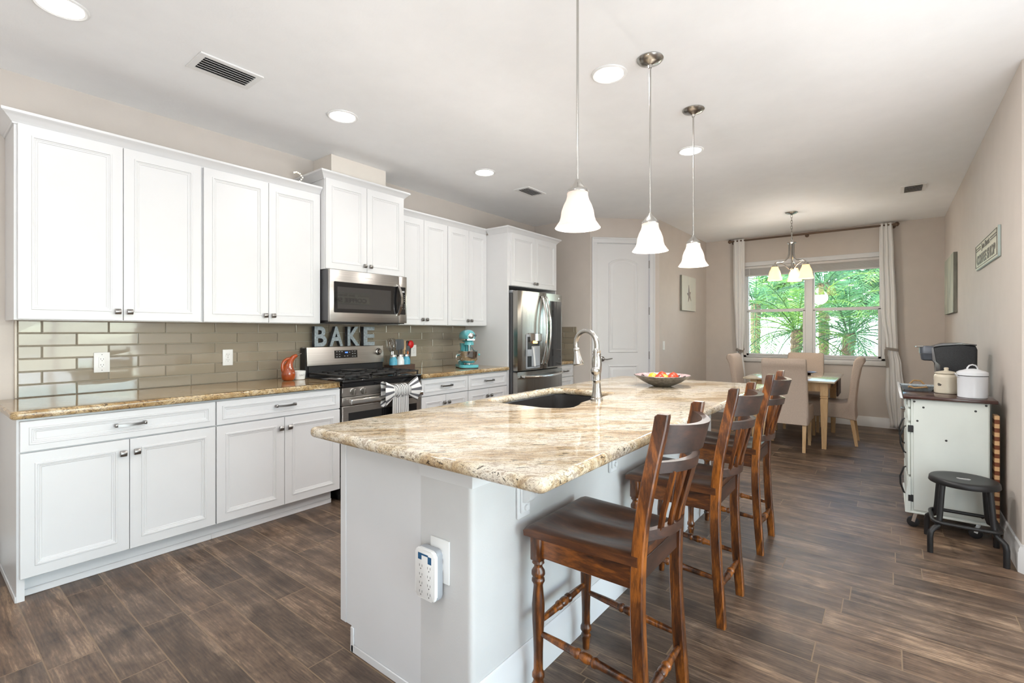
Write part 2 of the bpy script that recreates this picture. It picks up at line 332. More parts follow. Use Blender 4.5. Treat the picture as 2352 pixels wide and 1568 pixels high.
# ------------------------------------------------------------------ mesh builder
class MB:
    def __init__(s, T=None):
        s.bm = bmesh.new(); s.T = T; s.uv = None
    def v(s, p):
        p = Vector(p)
        if s.T is not None: p = s.T @ p
        return s.bm.verts.new(p)
    def f(s, vs):
        try: return s.bm.faces.new(vs)
        except ValueError: return None
    def box(s, x0, x1, y0, y1, z0, z1, bev=0.0, seg=1):
        vs = [s.v((x, y, z)) for z in (z0, z1) for (x, y) in ((x0, y0), (x1, y0), (x1, y1), (x0, y1))]
        fs = [s.f([vs[i] for i in q]) for q in ((3, 2, 1, 0), (4, 5, 6, 7), (0, 1, 5, 4), (1, 2, 6, 5), (2, 3, 7, 6), (3, 0, 4, 7))]
        if bev > 0:
            es = list({e for f in fs for e in f.edges})
            bmesh.ops.bevel(s.bm, geom=es, offset=bev, segments=seg, profile=.5, affect='EDGES')
        return s
    def loft(s, loops, cap=True, closed=True):
        rows = [[s.v(p) for p in lp] for lp in loops]
        n = len(rows[0])
        for a, b in zip(rows, rows[1:]):
            for i in range(n if closed else n - 1):
                j = (i + 1) % n; s.f([a[i], a[j], b[j], b[i]])
        if cap and closed:
            s.f(rows[0][::-1]); s.f(rows[-1])
        return rows
    def frame(s, d):
        d = Vector(d).normalized(); u = Vector((0, 0, 1)).cross(d)
        if u.length < 1e-4: u = Vector((1, 0, 0))
        u.normalize(); return u, d.cross(u)
    def lathe(s, prof, p0=(0, 0, 0), p1=(0, 0, 1), seg=20, cap=True, a0=0.0):
        """prof: (t, r) with t along p0->p1 in metres"""
        p0 = Vector(p0); d = (Vector(p1) - p0).normalized(); u, w = s.frame(d)
        loops = []
        for t, r in prof:
            c = p0 + d * t
            loops.append([c + (u * math.cos(a0 + 2 * PI * i / seg) + w * math.sin(a0 + 2 * PI * i / seg)) * max(r, 1e-4) for i in range(seg)])
        s.loft(loops, cap); return s
    def cyl(s, p0, p1, r, r1=None, seg=14):
        L = (Vector(p1) - Vector(p0)).length
        return s.lathe([(0, r), (L, r if r1 is None else r1)], p0, p1, seg)
    def tube(s, pts, r, seg=10, cap=True):
        pts = [Vector(p) for p in pts]; loops = []; pu = None
        for i, p in enumerate(pts):
            d = (pts[min(i + 1, len(pts) - 1)] - pts[max(i - 1, 0)]).normalized()
            if pu is None: u, w = s.frame(d)
            else:
                u = (pu - d * pu.dot(d)).normalized(); w = d.cross(u)
            pu = u
            rr = r[i] if isinstance(r, (list, tuple)) else r
            loops.append([p + (u * math.cos(2 * PI * k / seg) + w * math.sin(2 * PI * k / seg)) * rr for k in range(seg)])
        s.loft(loops, cap); return s
    def prism(s, poly, axis, a, b, bev=0.0, seg=2):
        """poly of 2d points extruded along axis from a to b (x: (y,z); y: (x,z); z: (x,y))"""
        def P(p, t):
            return {'x': (t, p[0], p[1]), 'y': (p[0], t, p[1]), 'z': (p[0], p[1], t)}[axis]
        A = [s.v(P(p, a)) for p in poly]; B = [s.v(P(p, b)) for p in poly]; n = len(poly)
        fs = [s.f(A[::-1]), s.f(B)] + [s.f([A[i], A[(i + 1) % n], B[(i + 1) % n], B[i]]) for i in range(n)]
        if bev > 0:
            es = [e for f in fs[:2] if f for e in f.edges]
            bmesh.ops.bevel(s.bm, geom=es, offset=bev, segments=seg, profile=.5, affect='EDGES')
        return s
    def rings(s, x0, x1, z0, z1, steps, fill=True):
        """concentric rectangles in the xz plane: steps of (inset, y); faces -y"""
        rows = []
        for ins, y in steps:
            rows.append([s.v((x0 + ins, y, z0 + ins)), s.v((x1 - ins, y, z0 + ins)), s.v((x1 - ins, y, z1 - ins)), s.v((x0 + ins, y, z1 - ins))])
        for a, b in zip(rows, rows[1:]):
            for i in range(4): s.f([a[i], a[(i + 1) % 4], b[(i + 1) % 4], b[i]])
        if fill: s.f(rows[-1])
        return s
    def sphere(s, c, rx, ry=None, rz=None, seg=14, rings=9):
        ry = rx if ry is None else ry; rz = rx if rz is None else rz
        loops = []
        for j in range(rings + 1):
            a = -PI / 2 + PI * j / rings; cr = max(math.cos(a), .004)
            loops.append([(c[0] + rx * cr * math.cos(2 * PI * i / seg), c[1] + ry * cr * math.sin(2 * PI * i / seg), c[2] + rz * math.sin(a)) for i in range(seg)])
        s.loft(loops); return s
    def build(s, name, m, parent=None, sharp=38, smooth=True):
        bmesh.ops.recalc_face_normals(s.bm, faces=s.bm.faces)
        if parent is not None:
            r = parent
            while r.parent: r = r.parent
            off = r.get('_off')
            if off is not None:
                for v in s.bm.verts: v.co -= Vector(off)
        me = bpy.data.meshes.new(name); s.bm.to_mesh(me); s.bm.free()
        if smooth:
            me.polygons.foreach_set('use_smooth', [True] * len(me.polygons)); me.set_sharp_from_angle(angle=R(sharp))
        for mm in (m if isinstance(m, (list, tuple)) else [m]): me.materials.append(mm)
        o = bpy.data.objects.new(name, me); C.objects.link(o)
        if parent is not None: o.parent = parent
        return o

def tag(o, label=None, cat=None, group=None, kind=None):
    if label: o['label'] = label
    if cat: o['category'] = cat
    if group: o['group'] = group
    if kind: o['kind'] = kind
    return o
def thing(name, label, cat, loc=(0, 0, 0), group=None, world=True):
    """Empty at the thing's base.  world=True: parts are modelled in room coordinates"""
    o = bpy.data.objects.new(name, None); C.objects.link(o); o.location = loc; o.empty_display_size = .05
    if world: o['_off'] = tuple(loc)
    return tag(o, label, cat, group)
def struct(mb, name, m, parent=None, **kw):
    o = mb.build(name, m, parent, **kw)
    if parent is None: o['kind'] = 'structure'
    return o
def solo(mb, name, m, label, cat, group=None, base=None, **kw):
    """a thing that is one mesh; its origin goes to base"""
    if base is not None:
        for v in mb.bm.verts: v.co -= Vector(base)
    o = mb.build(name, m, **kw)
    if base is not None: o.location = base
    return tag(o, label, cat, group)
def copy_tree(root, loc, rz=None, label=None):
    r = root.copy(); C.objects.link(r); r.location = loc
    if rz is not None: r.rotation_euler = (0, 0, rz)
    if label: r['label'] = label
    for ch in list(root.children):
        c = ch.copy(); C.objects.link(c); c.parent = r
        for g in list(ch.children):
            d = g.copy(); C.objects.link(d); d.parent = c
    return r
def text_mesh(body, size, depth=.002, bev=0.0, bold=False):
    cu = bpy.data.curves.new('t', 'FONT'); cu.body = body; cu.size = size; cu.extrude = depth; cu.bevel_depth = bev
    cu.align_x = 'CENTER'; cu.align_y = 'CENTER'
    if bold: cu.offset = size * .022
    o = bpy.data.objects.new('t', cu); C.objects.link(o)
    dg = bpy.context.evaluated_depsgraph_get(); me = bpy.data.meshes.new_from_object(o.evaluated_get(dg))
    bpy.data.objects.remove(o); return me
def text_obj(name, body, size, m, T, parent=None, depth=.002, sx=1.0, bev=0.0, bold=False):
    """T maps text space (x right, y up, z out) into the room"""
    me = text_mesh(body, size, depth, bev, bold); me.transform(Matrix.Diagonal((sx, 1, 1, 1))); me.transform(T)
    if parent is not None:
        r = parent
        while r.parent: r = r.parent
        if r.get('_off') is not None: me.transform(Matrix.Translation(-Vector(r['_off'])))
    me.name = name; me.materials.clear(); me.materials.append(m)
    o = bpy.data.objects.new(name, me); C.objects.link(o)
    if parent is not None: o.parent = parent
    return o
def face_T(org, right, up):
    right = Vector(right).normalized(); up = Vector(up).normalized(); n = right.cross(up)
    return Matrix(((right.x, up.x, n.x, org[0]), (right.y, up.y, n.y, org[1]), (right.z, up.z, n.z, org[2]), (0, 0, 0, 1)))
def front(x, y, z): return face_T((x, y, z), (1, 0, 0), (0, 0, 1))     # writing on a face that looks to -y

# ================================================================== THE ROOM
XL0, YB0 = -4.0, -4.75           # far sides of the living room behind the camera
DC = 8.475                       # diagonal pantry wall: x + y = DC
dA = (XB, DC - XB); dB = (DC - YN, YN)
WT = .14
fl = MB(); fl.box(XL0 - .2, XW + .2, YB0 - .2, YL + .2, -.12, 0); struct(fl, 'floor', M['floor'])
ce = MB(); ce.box(XL0 - .6, XW + .55, YB0 - .6, YL + .6, ZC, ZC + .3); struct(ce, 'ceiling', M['ceil'])
w = MB(); w.box(XL0, XB + WT, YL, YL + WT, 0, ZC); struct(w, 'wall_left', M['wall'])
w = MB(); w.box(XB, XB + WT, dA[1] - .01, YL, 0, ZC); struct(w, 'wall_back', M['wall'])
# diagonal wall with the pantry door opening
Ld = math.hypot(dB[0] - dA[0], dB[1] - dA[1])
TD = Matrix.Translation((dA[0], dA[1], 0)) @ Matrix.Rotation(-PI / 4, 4, 'Z')     # local x along the wall, -y into the room
DX0, DX1, DZ = .095, .815, 2.44
w = MB(TD); w.box(0, DX0, 0, WT, 0, ZC); w.box(DX1, Ld, 0, WT, 0, ZC); w.box(DX0, DX1, 0, WT, DZ, ZC)
struct(w, 'wall_pantry', M['wall'])
w = MB(); w.box(dB[0], XW + WT, YN, YN + WT, 0, ZC); struct(w, 'wall_dining_left', M['wall'])
WY0, WY1, WZ0, WZ1 = .03, 1.80, .895, 2.34
w = MB(); w.box(XW, XW + .2, YR - .2, WY0, 0, ZC); w.box(XW, XW + .2, WY1, YN + .14, 0, ZC)
w.box(XW, XW + .2, WY0, WY1, 0, WZ0); w.box(XW, XW + .2, WY0, WY1, WZ1, ZC); struct(w, 'wall_window', M['wall'])
XE = 3.72
w = MB(); w.box(XE, XW, YR - .12, YR, 0, ZC); struct(w, 'wall_right', M['wall'])
w = MB(); p = [(XE, YR), (XE - .62, YR - .62), (XE - .54, YR - .70), (XE, YR - .14)]
w.prism(p, 'z', 0, ZC); struct(w, 'wall_right_angled', M['wall'])
w = MB(); w.box(XE - .62, XE - .50, YB0, YR - .63, 0, ZC); struct(w, 'wall_hall', M['wall'])
# living room behind the camera: rear wall and side wall with wide glazed openings
def glazed_wall(name, along, fixed, t, a0, a1, o0, o1, z0, z1):
    w = MB()
    def bx(u0, u1, za, zb):
        if along == 'x': w.box(u0, u1, fixed, fixed + t, za, zb)
        else: w.box(fixed, fixed + t, u0, u1, za, zb)
    bx(a0, o0, 0, ZC); bx(o1, a1, 0, ZC); bx(o0, o1, z1, ZC)
    if z0 > 0: bx(o0, o1, 0, z0)
    struct(w, name, M['wall'])
glazed_wall('wall_rear', 'x', YB0 - .14, .14, XL0, XE - .5, -1.1, 3.3, 0, 2.35)
glazed_wall('wall_side', 'y', XL0 - .14, .14, YB0, YL + .14, -2.6, -1.2, .9, 2.2)
def big_window(name, along, fixed, o0, o1, z0, z1, n):
    w = MB(); t0, t1 = fixed - .10, fixed - .04
    def bx(u0, u1, za, zb):
        if along == 'x': w.box(u0, u1, t0, t1, za, zb)
        else: w.box(t0, t1, u0, u1, za, zb)
    bx(o0, o1, z0, z0 + .06); bx(o0, o1, z1 - .06, z1)
    for i in range(n + 1):
        u = o0 + (o1 - o0) * i / n; bx(max(o0, u - .04), min(o1, u + .04), z0, z1)
    root = struct(w, name, M['vinyl'])
    g = MB(); tm = fixed - .07
    if along == 'x': g.box(o0 + .02, o1 - .02, tm - .003, tm + .003, z0 + .02, z1 - .02)
    else: g.box(tm - .003, tm + .003, o0 + .02, o1 - .02, z0 + .02, z1 - .02)
    g.build('glass_pane', M['glass'], root)
big_window('window_2', 'x', YB0, -1.1, 3.3, 0, 2.35, 3)
big_window('window_3', 'y', XL0, -2.6, -1.2, .9, 2.2, 2)

def base_prof(h=.135, t=.016):
    return [(0, 0), (t, 0), (t, h * .70), (t * .8, h * .74), (t * .8, h * .82), (t * .45, h * .90), (t * .45, h * .96), (t * .2, h), (0, h)]
def baseboard(name, path, h=.135):
    """path: room-side foot line; the board grows to the left of the walking direction"""
    w = MB(); pr = base_prof(h); loops = []
    for i, p in enumerate(path):
        p = Vector((p[0], p[1], 0)); ds = []
        if i > 0: ds.append((p - Vector((*path[i - 1], 0))).normalized())
        if i < len(path) - 1: ds.append((Vector((*path[i + 1], 0)) - p).normalized())
        ns = [Vector((-d.y, d.x, 0)) for d in ds]; n = sum(ns, Vector()).normalized(); n /= max(.3, n.dot(ns[0]))
        loops.append([p + n * a + Vector((0, 0, b)) for a, b in pr])
    w.loft(loops); struct(w, name, M['trim'])
baseboard('baseboard_left', [(.335, YL), (XL0 + .01, YL)][::-1][::-1], .15)
baseboard('baseboard_window', [(XW, YR + .02), (XW, YN - .02)])
baseboard('baseboard_dining_left', [(XW - .02, YN), (dB[0] + .01, YN)])
baseboard('baseboard_right', [(XE - .62, YR - .62), (XE, YR), (XW - .02, YR)], .15)
# window ---------------------------------------------------------------
def make_window():
    root = MB(); x0, x1 = XW + .07, XW + .14; ym = .913
    def fr(y0, y1, z0, z1, xa=x0, xb=x1): root.box(xa, xb, y0, y1, z0, z1, .004)
    fr(WY0, WY0 + .045, WZ0, WZ1); fr(WY1 - .045, WY1, WZ0, WZ1); fr(WY0, WY1, WZ0, WZ0 + .03); fr(WY0, WY1, WZ1 - .05, WZ1)
    fr(ym - .045, ym + .045, WZ0, WZ1, x0 - .012, x1 + .01)
    o = struct(root, 'window_1', M['vinyl'])
    for a, b in ((WY0 + .045, ym - .045), (ym + .045, WY1 - .045)):
        s = MB(); zt, zm = WZ1 - .05, 1.615
        s.box(x0 - .004, x0 + .03, a, b, zm - .022, zm + .022, .004); s.box(x0 - .004, x0 + .03, a, b, WZ0 + .03, WZ0 + .06, .003)
        s.box(x0 - .004, x0 + .03, a, a + .035, WZ0 + .03, zm, .003); s.box(x0 - .004, x0 + .03, b - .035, b, WZ0 + .03, zm, .003)
        s.build('lower_sash', M['vinyl'], o)
        s = MB(); s.box(x0 + .035, x0 + .06, a, a + .02, zm, zt); s.box(x0 + .035, x0 + .06, b - .02, b, zm, zt); s.box(x0 + .035, x0 + .06, a, b, zt - .02, zt)
        s.build('upper_sash', M['vinyl'], o)
        g = MB(); g.box(x0 + .012, x0 + .016, a + .03, b - .03, WZ0 + .05, zm); g.build('glass_pane', M['glass'], o)
        g = MB(); g.box(x0 + .045, x0 + .049, a + .015, b - .015, zm - .01, zt); g.build('glass_pane', M['glass'], o)
    s = MB(); s.box(XW - .028, x0, WY0 - .025, WY1 + .025, WZ0 - .065, WZ0, .006, 2); s.build('window_sill', M['sill'], o)
    s = MB()
    s.box(XW - .012, XW + .02, WY0 - .03, WY1 + .03, WZ1 - .035, WZ1 + .03, .003); s.build('head_trim', M['trim'], o)
make_window()
b = MB(); bx0, bx1 = XW + .008, XW + .055
b.box(bx0, bx1, WY0 + .01, WY1 - .01, WZ1 - .075, WZ1 - .036, .004)
bl = thing('window_blind', 'white slatted blind raised and stacked at the top of the dining window', 'blind', (bx0, .9, 2.165))
b.build('head_rail', M['blind'], bl)
b = MB()
for i in range(13): b.box(bx0, bx1 + .002, WY0 + .012, WY1 - .012, 2.172 + i * .0072, 2.176 + i * .0072)
b.build('slat_stack', M['blind'], bl)
b = MB(); b.box(bx0 - .002, bx1, WY0 + .012, WY1 - .012, 2.150, 2.170, .004); b.build('bottom_rail', M['blind'], bl)
b = MB(); b.cyl((bx0 - .006, 1.70, 2.27), (bx0 - .006, 1.70, 1.70), .004, seg=8); b.build('wand', M['blind'], bl)

# pantry door ----------------------------------------------------------
def make_door():
    cs = MB(TD); cw = .062
    for (a, b) in ((DX0 - cw, DX0 + .008), (DX1 - .008, DX1 + cw)):
        cs.box(a, b, -.014, -.001, 0, DZ + cw, .004, 2)
    cs.box(DX0 - cw, DX1 + cw, -.0145, -.001, DZ - .008, DZ + cw, .004, 2)
    for (a, b) in ((DX0 - cw, DX0 - cw + .018), (DX1 + cw - .018, DX1 + cw)): cs.box(a, b, -.021, -.004, 0, DZ + cw, .003)
    cs.box(DX0 - cw, DX1 + cw, -.0212, -.004, DZ + cw - .018, DZ + cw, .003)
    cs.box(DX0, DX0 + .012, 0, WT, 0, DZ); cs.box(DX1 - .012, DX1, 0, WT, 0, DZ); cs.box(DX0, DX1, 0, WT, DZ - .012, DZ)
    root = struct(cs, 'door_1', M['trim'])
    sl = MB(TD); a, b, zt = DX0 + .015, DX1 - .015, DZ - .015; yf = .012
    sl.box(a, b, yf, yf + .035, .012, zt)
    def panel(outl):
        c = Vector((sum(p[0] for p in outl) / len(outl), 0, sum(p[1] for p in outl) / len(outl)))
        def sc(d):
            xs = [p[0] for p in outl]; zs = [p[1] for p in outl]; kx = 1 - 2 * d / (max(xs) - min(xs)); kz = 1 - 2 * d / (max(zs) - min(zs)); cx = (max(xs) + min(xs)) / 2; cz = (max(zs) + min(zs)) / 2
            return [(cx + (p[0] - cx) * kx, cz + (p[1] - cz) * kz) for p in outl]
        loops = []
        for d, y in ((0, yf + .001), (.007, yf - .009), (.014, yf - .010), (.024, yf - .0005), (.036, yf - .0005), (.056, yf - .009)):
            loops.append([(px, y, pz) for px, pz in sc(d)])
        sl.loft(loops, cap=False); sl.f([sl.v(p) for p in loops[-1]])
    px0, px1 = a + .148, b - .148
    arch = [(px0, 1.02), (px1, 1.02), (px1, 2.175)] + [(px1 + (px0 - px1) * t / 10, 2.175 + .062 * math.sin(PI * t / 10) ** .8) for t in range(1, 10)] + [(px0, 2.175)]
    panel(arch); panel([(px0, .2), (px1, .2), (px1, .86), (px0, .86)])
    sl.build('door_slab', M['trim'], root)
    hd = MB(TD); kx = a + .065; kz = .942
    hd.lathe([(0, .033), (.006, .033), (.012, .026), (.014, .011), (.045, .010), (.052, .014), (.058, .006)], (kx, yf, kz), (kx, yf - 1, kz), 18)
    hd.tube([(kx, yf - .047, kz), (kx + .05, yf - .05, kz - .006), (kx + .09, yf - .05, kz + .002), (kx + .12, yf - .048, kz + .006)], [.010, .008, .007, .006])
    hd.build('door_handle', M['pewter'], root)
    for z in (2.19, 1.45, .95 - .73 + .0, ):
        pass
    for z in (2.165, 1.56, .985, .25):
        hg = MB(TD); hg.box(b + .001, DX1 - .002, yf - .004, yf + .004, z - .048, z + .048); hg.cyl((b + .007, yf - .007, z - .05), (b + .007, yf - .007, z + .05), .007, seg=10)
        hg.build('hinge', M['pewter'], root)
make_door()

# tile backsplash ------------------------------------------------------
def tile_wall(name, T, length, z0, z1, xphase, left_trim):
    g = MB(T); g.box(0, length, -.004, 0, z0, z1); root = struct(g, name, M['grout'])
    t = MB(T); th, tw, gp = .0732, .3030, .0022; nrow = int(round((z1 - z0) / th))
    th = (z1 - z0) / nrow
    for r in range(nrow):
        za, zb = z1 - (r + 1) * th + gp / 2, z1 - r * th - gp / 2
        x = xphase - (0 if r % 2 == 0 else tw / 2)
        while x > 0: x -= tw
        while x < length:
            a, b = max(0, x) + gp / 2, min(length, x + tw) - gp / 2
            if b - a > .012:
                j = [random.uniform(-.0006, .0006) for _ in range(4)]; bv = .0045
                o = [(a, -.004, za), (b, -.004, za), (b, -.004, zb), (a, -.004, zb)]
                m_ = [(a + .0008, -.0095, za + .0008), (b - .0008, -.0095, za + .0008), (b - .0008, -.0095, zb - .0008), (a + .0008, -.0095, zb - .0008)]
                i_ = [(a + bv, -.0115 + j[0], za + bv), (b - bv, -.0115 + j[1], za + bv), (b - bv, -.0115 + j[2], zb - bv), (a + bv, -.0115 + j[3], zb - bv)]
                rows = t.loft([o, m_, i_], cap=False); t.f(rows[-1])
            x += tw
    t.build('tile_field', M['tile'], root, smooth=False)
    if left_trim:
        e = MB(T); e.box(-.012, 0, -.014, 0, z0, z1, .003); e.build('tile_edge_trim', M['tileedge'], root)
tile_wall('wall_tile_backsplash', Matrix.Translation((.418, YL - .001, 0)), 4.065 - .418, .915, 1.356, .1005, True)
tile_wall('wall_tile_behind_fridge_counter', Matrix.Translation((XB - .001, YL - .02, 0)) @ Matrix.Rotation(-PI / 2, 4, 'Z'), .66, .915, 1.356, .02, False)

# ================================================================== CABINETS
YD = 3.244     # base door fronts
YU = 3.535     # upper door fronts
YM = 3.467     # microwave cabinet door fronts
def panel_front(x0, x1, z0, z1, yf, fr=.050):
    d = MB(); e = .0015
    d.rings(x0, x1, z0, z1, [(0, yf + .0195), (0, yf + e), (e, yf), (fr, yf), (fr + .002, yf - .004), (fr + .009, yf - .004), (fr + .011, yf + .001), (fr + .016, yf + .001), (fr + .018, yf + .0035), (fr + .024, yf + .0045), (fr + .026, yf + .0075)])
    d.f([d.v((x0, yf + .0195, z0)), d.v((x0, yf + .0195, z1)), d.v((x1, yf + .0195, z1)), d.v((x1, yf + .0195, z0))])
    return d
def knob(parent, x, z, yf):
    k = MB(); k.cyl((x, yf, z), (x, yf - .016, z), .006, seg=10)
    w, h = .0145, .0155
    prof = [(yf - .014, -h), (yf - .022, -h), (yf - .0275, -h * .5), (yf - .029, 0), (yf - .0275, h * .5), (yf - .022, h), (yf - .014, h)]
    k.prism([(y, z + dz) for y, dz in prof], 'x', x - w, x + w, .0015)
    k.build('knob', M['pewter'], parent, sharp=50)
def pull(parent, x, z, yf, L=.125):
    k = MB()
    for s in (-1, 1): k.box(x + s * L / 2 - .008, x + s * L / 2 + .008, yf - .026, yf, z - .009, z + .009, .002)
    n = 9; loops = []
    for i in range(n):
        t = -1 + 2 * i / (n - 1); y = yf - .024 - .006 * (1 - t * t); dz = -.002 * (1 - t * t); hh = .0065
        xx = x + t * (L / 2 - .004)
        loops.append([(xx, y - .004, z + dz - hh), (xx, y + .003, z + dz - hh), (xx, y + .003, z + dz + hh), (xx, y - .004, z + dz + hh)])
    k.loft(loops); k.build('handle', M['pewter'], parent, sharp=50)
def mitre(path, prof):
    loops = []
    for i, p in enumerate(path):
        p = Vector((p[0], p[1], 0)); ds = []
        if i > 0: ds.append((p - Vector((*path[i - 1], 0))).normalized())
        if i < len(path) - 1: ds.append((Vector((*path[i + 1], 0)) - p).normalized())
        ns = [Vector((-d.y, d.x, 0)) for d in ds]; n = sum(ns, Vector()).normalized(); n /= max(.3, n.dot(ns[0]))
        loops.append([p + n * a + Vector((0, 0, b)) for a, b in prof])
    return loops
def crown(parent, path, z):
    pr = [(0, z - .062), (.006, z - .062), (.009, z - .054), (.014, z - .050), (.018, z - .043), (.030, z - .032), (.040, z - .020), (.046, z - .017), (.050, z - .013), (.050, z), (0, z)]
    k = MB(); k.loft(mitre(path, pr)); k.build('crown', M['cab'], parent, sharp=25)
def base_cabinet(x0, x1, label, doors, z_gap=.7115, drawers=None, left_end=False, right_end=False, end_toe=.0):
    t = thing('base_cabinet', label, 'cabinet', ((x0 + x1) / 2, 3.56, 0), 'white base cabinets along the left wall')
    b = MB(); b.box(x0, x1, YD + .02, YL - .002, .108, .874); b.build('body', M['cab'], t)
    k = MB(); tx = x0 + (.028 if left_end else 0)
    k.box(tx, x1 - end_toe, YD + .082, YD + .098, 0, .108); k.box(tx, x1 - end_toe, YD + .072, YD + .082, 0, .034, .003)
    if left_end:
        k.box(x0, x0 + .028, YD + .02, YL - .002, 0, .108); k.box(x0 - .006, x0, YD + .02, YL - .02, 0, .03, .002)
    k.build('toe_kick', M['cab'], t)
    g = .0035
    if drawers:
        zs = drawers
        for a, c in zs:
            d = panel_front(x0 + g, x1 - g, a, c, YD, .034).build('drawer', M['cab'], t); pull(d, (x0 + x1) / 2, (a + c) / 2, YD, .10)
        return t
    d = panel_front(x0 + (.010 if left_end else g), x1 - g, .7165, .862, YD, .030).build('drawer', M['cab'], t)
    pull(d, (x0 + x1) / 2 + .004, .792, YD)
    xm = doors
    for a, c, kx in ((x0 + (.010 if left_end else g), xm - .0015, xm - .030), (xm + .0015, x1 - g, xm + .030)):
        d = panel_front(a, c, .112, .7085, YD).build('door', M['cab'], t); knob(d, kx, .638, YD)
    return t
base_cabinet(.350, 1.2055, 'white two-door base cabinet at the left end of the run', .779, left_end=True)
base_cabinet(1.2055, 2.054, 'white two-door base cabinet just left of the range', 1.631, end_toe=.03)
base_cabinet(2.850, 3.452, 'white two-door base cabinet just right of the range', 3.149)
base_cabinet(3.452, 4.062, 'white two-door base cabinet below the aqua stand mixer', 3.757)
base_cabinet(5.052, 5.452, 'narrow white drawer cabinet right of the refrigerator', None, drawers=[(.112, .40), (.408, .7085), (.7165, .862)])

def upper_cabinet(x0, x1, xm, z0, z1, yf, label, crown_path, crown_z, kz=None, knobdx=.028, door_pad=.0035):
    t = thing('wall_cabinet', label, 'cabinet', ((x0 + x1) / 2, YL - .1, z0), 'white wall cabinets along the left wall')
    b = MB(); b.box(x0, x1, yf + .02, YL - .002, z0, z1); b.build('body', M['cab'], t)
    for a, c, kx in ((x0 + door_pad, xm - .0015, xm - knobdx), (xm + .0015, x1 - door_pad, xm + knobdx)):
        d = panel_front(a, c, z0 + .004, z1 - .006, yf).build('door', M['cab'], t); knob(d, kx, (z0 + .055) if kz is None else kz, yf)
    crown(t, crown_path, crown_z)
    return t
CZ = 2.428
yc = YU + .0195
upper_cabinet(.372, 1.237, .819, 1.353, 2.375, YU, 'white two-door wall cabinet at the far left, over the left end of the counter', [(1.237, yc), (.372, yc), (.372, YL - .002)], CZ, door_pad=.012)
upper_cabinet(1.237, 2.064, 1.6605, 1.353, 2.375, YU, 'white two-door wall cabinet between the leftmost wall cabinet and the microwave', [(2.064, yc), (1.237, yc)], CZ)
ym = YM + .0195
upper_cabinet(2.066, 2.842, 2.447, 1.785, 2.505, YM, 'raised white two-door wall cabinet right above the microwave', [(2.842, YL - .002), (2.842, ym), (2.066, ym), (2.066, YL - .002)], 2.553)
upper_cabinet(2.846, 3.460, 3.1405, 1.353, 2.375, YU, 'white two-door wall cabinet just right of the microwave', [(3.460, yc), (2.846, yc)], CZ)
upper_cabinet(3.460, 4.064, 3.7725, 1.353, 2.375, YU, 'white two-door wall cabinet over the aqua stand mixer', [(4.064, yc), (3.460, yc)], CZ)
yf_ = 3.222
upper_cabinet(4.091, 5.030, 4.556, 1.792, 2.375, yf_, 'white two-door wall cabinet above the refrigerator', [(5.030, YL - .002), (5.030, yf_ + .0195), (4.0645, yf_ + .0195), (4.0645, yc - .045)], CZ, kz=1.842, knobdx=.024, door_pad=.02)
p = MB(); p.box(4.0645, 4.090, yf_ + .0197, YL - .002, 0, 2.366); solo(p, 'end_panel', M['cab'], 'tall white end panel on the left side of the refrigerator', 'panel', base=(4.077, 3.55, 0))
p = MB(); p.box(5.031, 5.050, yf_ + .03, YL - .002, 0, 1.79); solo(p, 'end_panel', M['cab'], 'white end panel on the right side of the refrigerator', 'panel', base=(5.04, 3.55, 0))
p = MB(); p.box(2.195, 2.74, 3.60, YL - .001, 2.506, ZC - .001); p.box(2.195, 2.202, 3.597, 3.60, 2.506, ZC - .001); 
ch = solo(p, 'vent_chase', M['chase'], 'cream boxed vent chase on top of the microwave cabinet', 'vent box', base=(2.467, 3.73, 2.506))

# string of fairy lights on the left wall cabinet, against the raised cabinet
fp = [(1.80, 3.80, 2.44), (1.90, 3.80, 2.45), (1.965, 3.78, 2.50), (1.99, 3.74, 2.55), (1.995, 3.68, 2.565), (2.0, 3.62, 2.57), (2.0, 3.56, 2.565)]
fp = [(1.86, 3.62, 2.436), (1.93, 3.60, 2.452), (1.975, 3.64, 2.50), (1.985, 3.70, 2.545), (1.99, 3.76, 2.572), (2.00, 3.82, 2.585), (2.02, 3.85, 2.585)]
sl_ = thing('string_lights', 'string of small warm fairy lights draped beside the raised cabinet', 'string lights', fp[0])
k = MB(); k.tube(fp, .0018, 6); k.build('wire', M['wire'], sl_)
for i in range(len(fp) * 2 - 2):
    a = Vector(fp[i // 2]); b_ = Vector(fp[i // 2 + 1]); q = a.lerp(b_, (i % 2) * .5) + Vector((-.006, -.008, .004))
    k = MB(); k.sphere(q, .005, seg=8, rings=6); k.build('bulb', M['fairy'], sl_)

# ------------------------------------------------------------------ stone tops
def round_poly(pts, r, n=6):
    out = []; N = len(pts)
    for i, p in enumerate(pts):
        rr = r[i] if isinstance(r, (list, tuple)) else r
        a, b, c = Vector(pts[i - 1]), Vector(p), Vector(pts[(i + 1) % N])
        d1, d2 = (a - b).normalized(), (c - b).normalized()
        if rr < 1e-4: out.append(tuple(b)); continue
        ang = d1.angle(d2); L = rr / math.tan(ang / 2); p1, p2 = b + d1 * L, b + d2 * L
        for k in range(n + 1):
            t = k / n; out.append(tuple((1 - t) ** 2 * p1 + 2 * t * (1 - t) * b + t * t * p2))
    return out
def offset_poly(pts, d):
    """d>0 grows a counter-clockwise polygon"""
    out = []; N = len(pts)
    for i in range(N):
        a, b, c = Vector(pts[i - 1]), Vector(pts[i]), Vector(pts[(i + 1) % N])
        d1, d2 = (b - a), (c - b)
        n1 = Vector((d1.y, -d1.x)).normalized(); n2 = Vector((d2.y, -d2.x)).normalized(); n = (n1 + n2)
        n = n.normalized() if n.length > 1e-6 else n1; k = max(.5, n.dot(n1)); out.append(tuple(b + n * d / k))
    return out
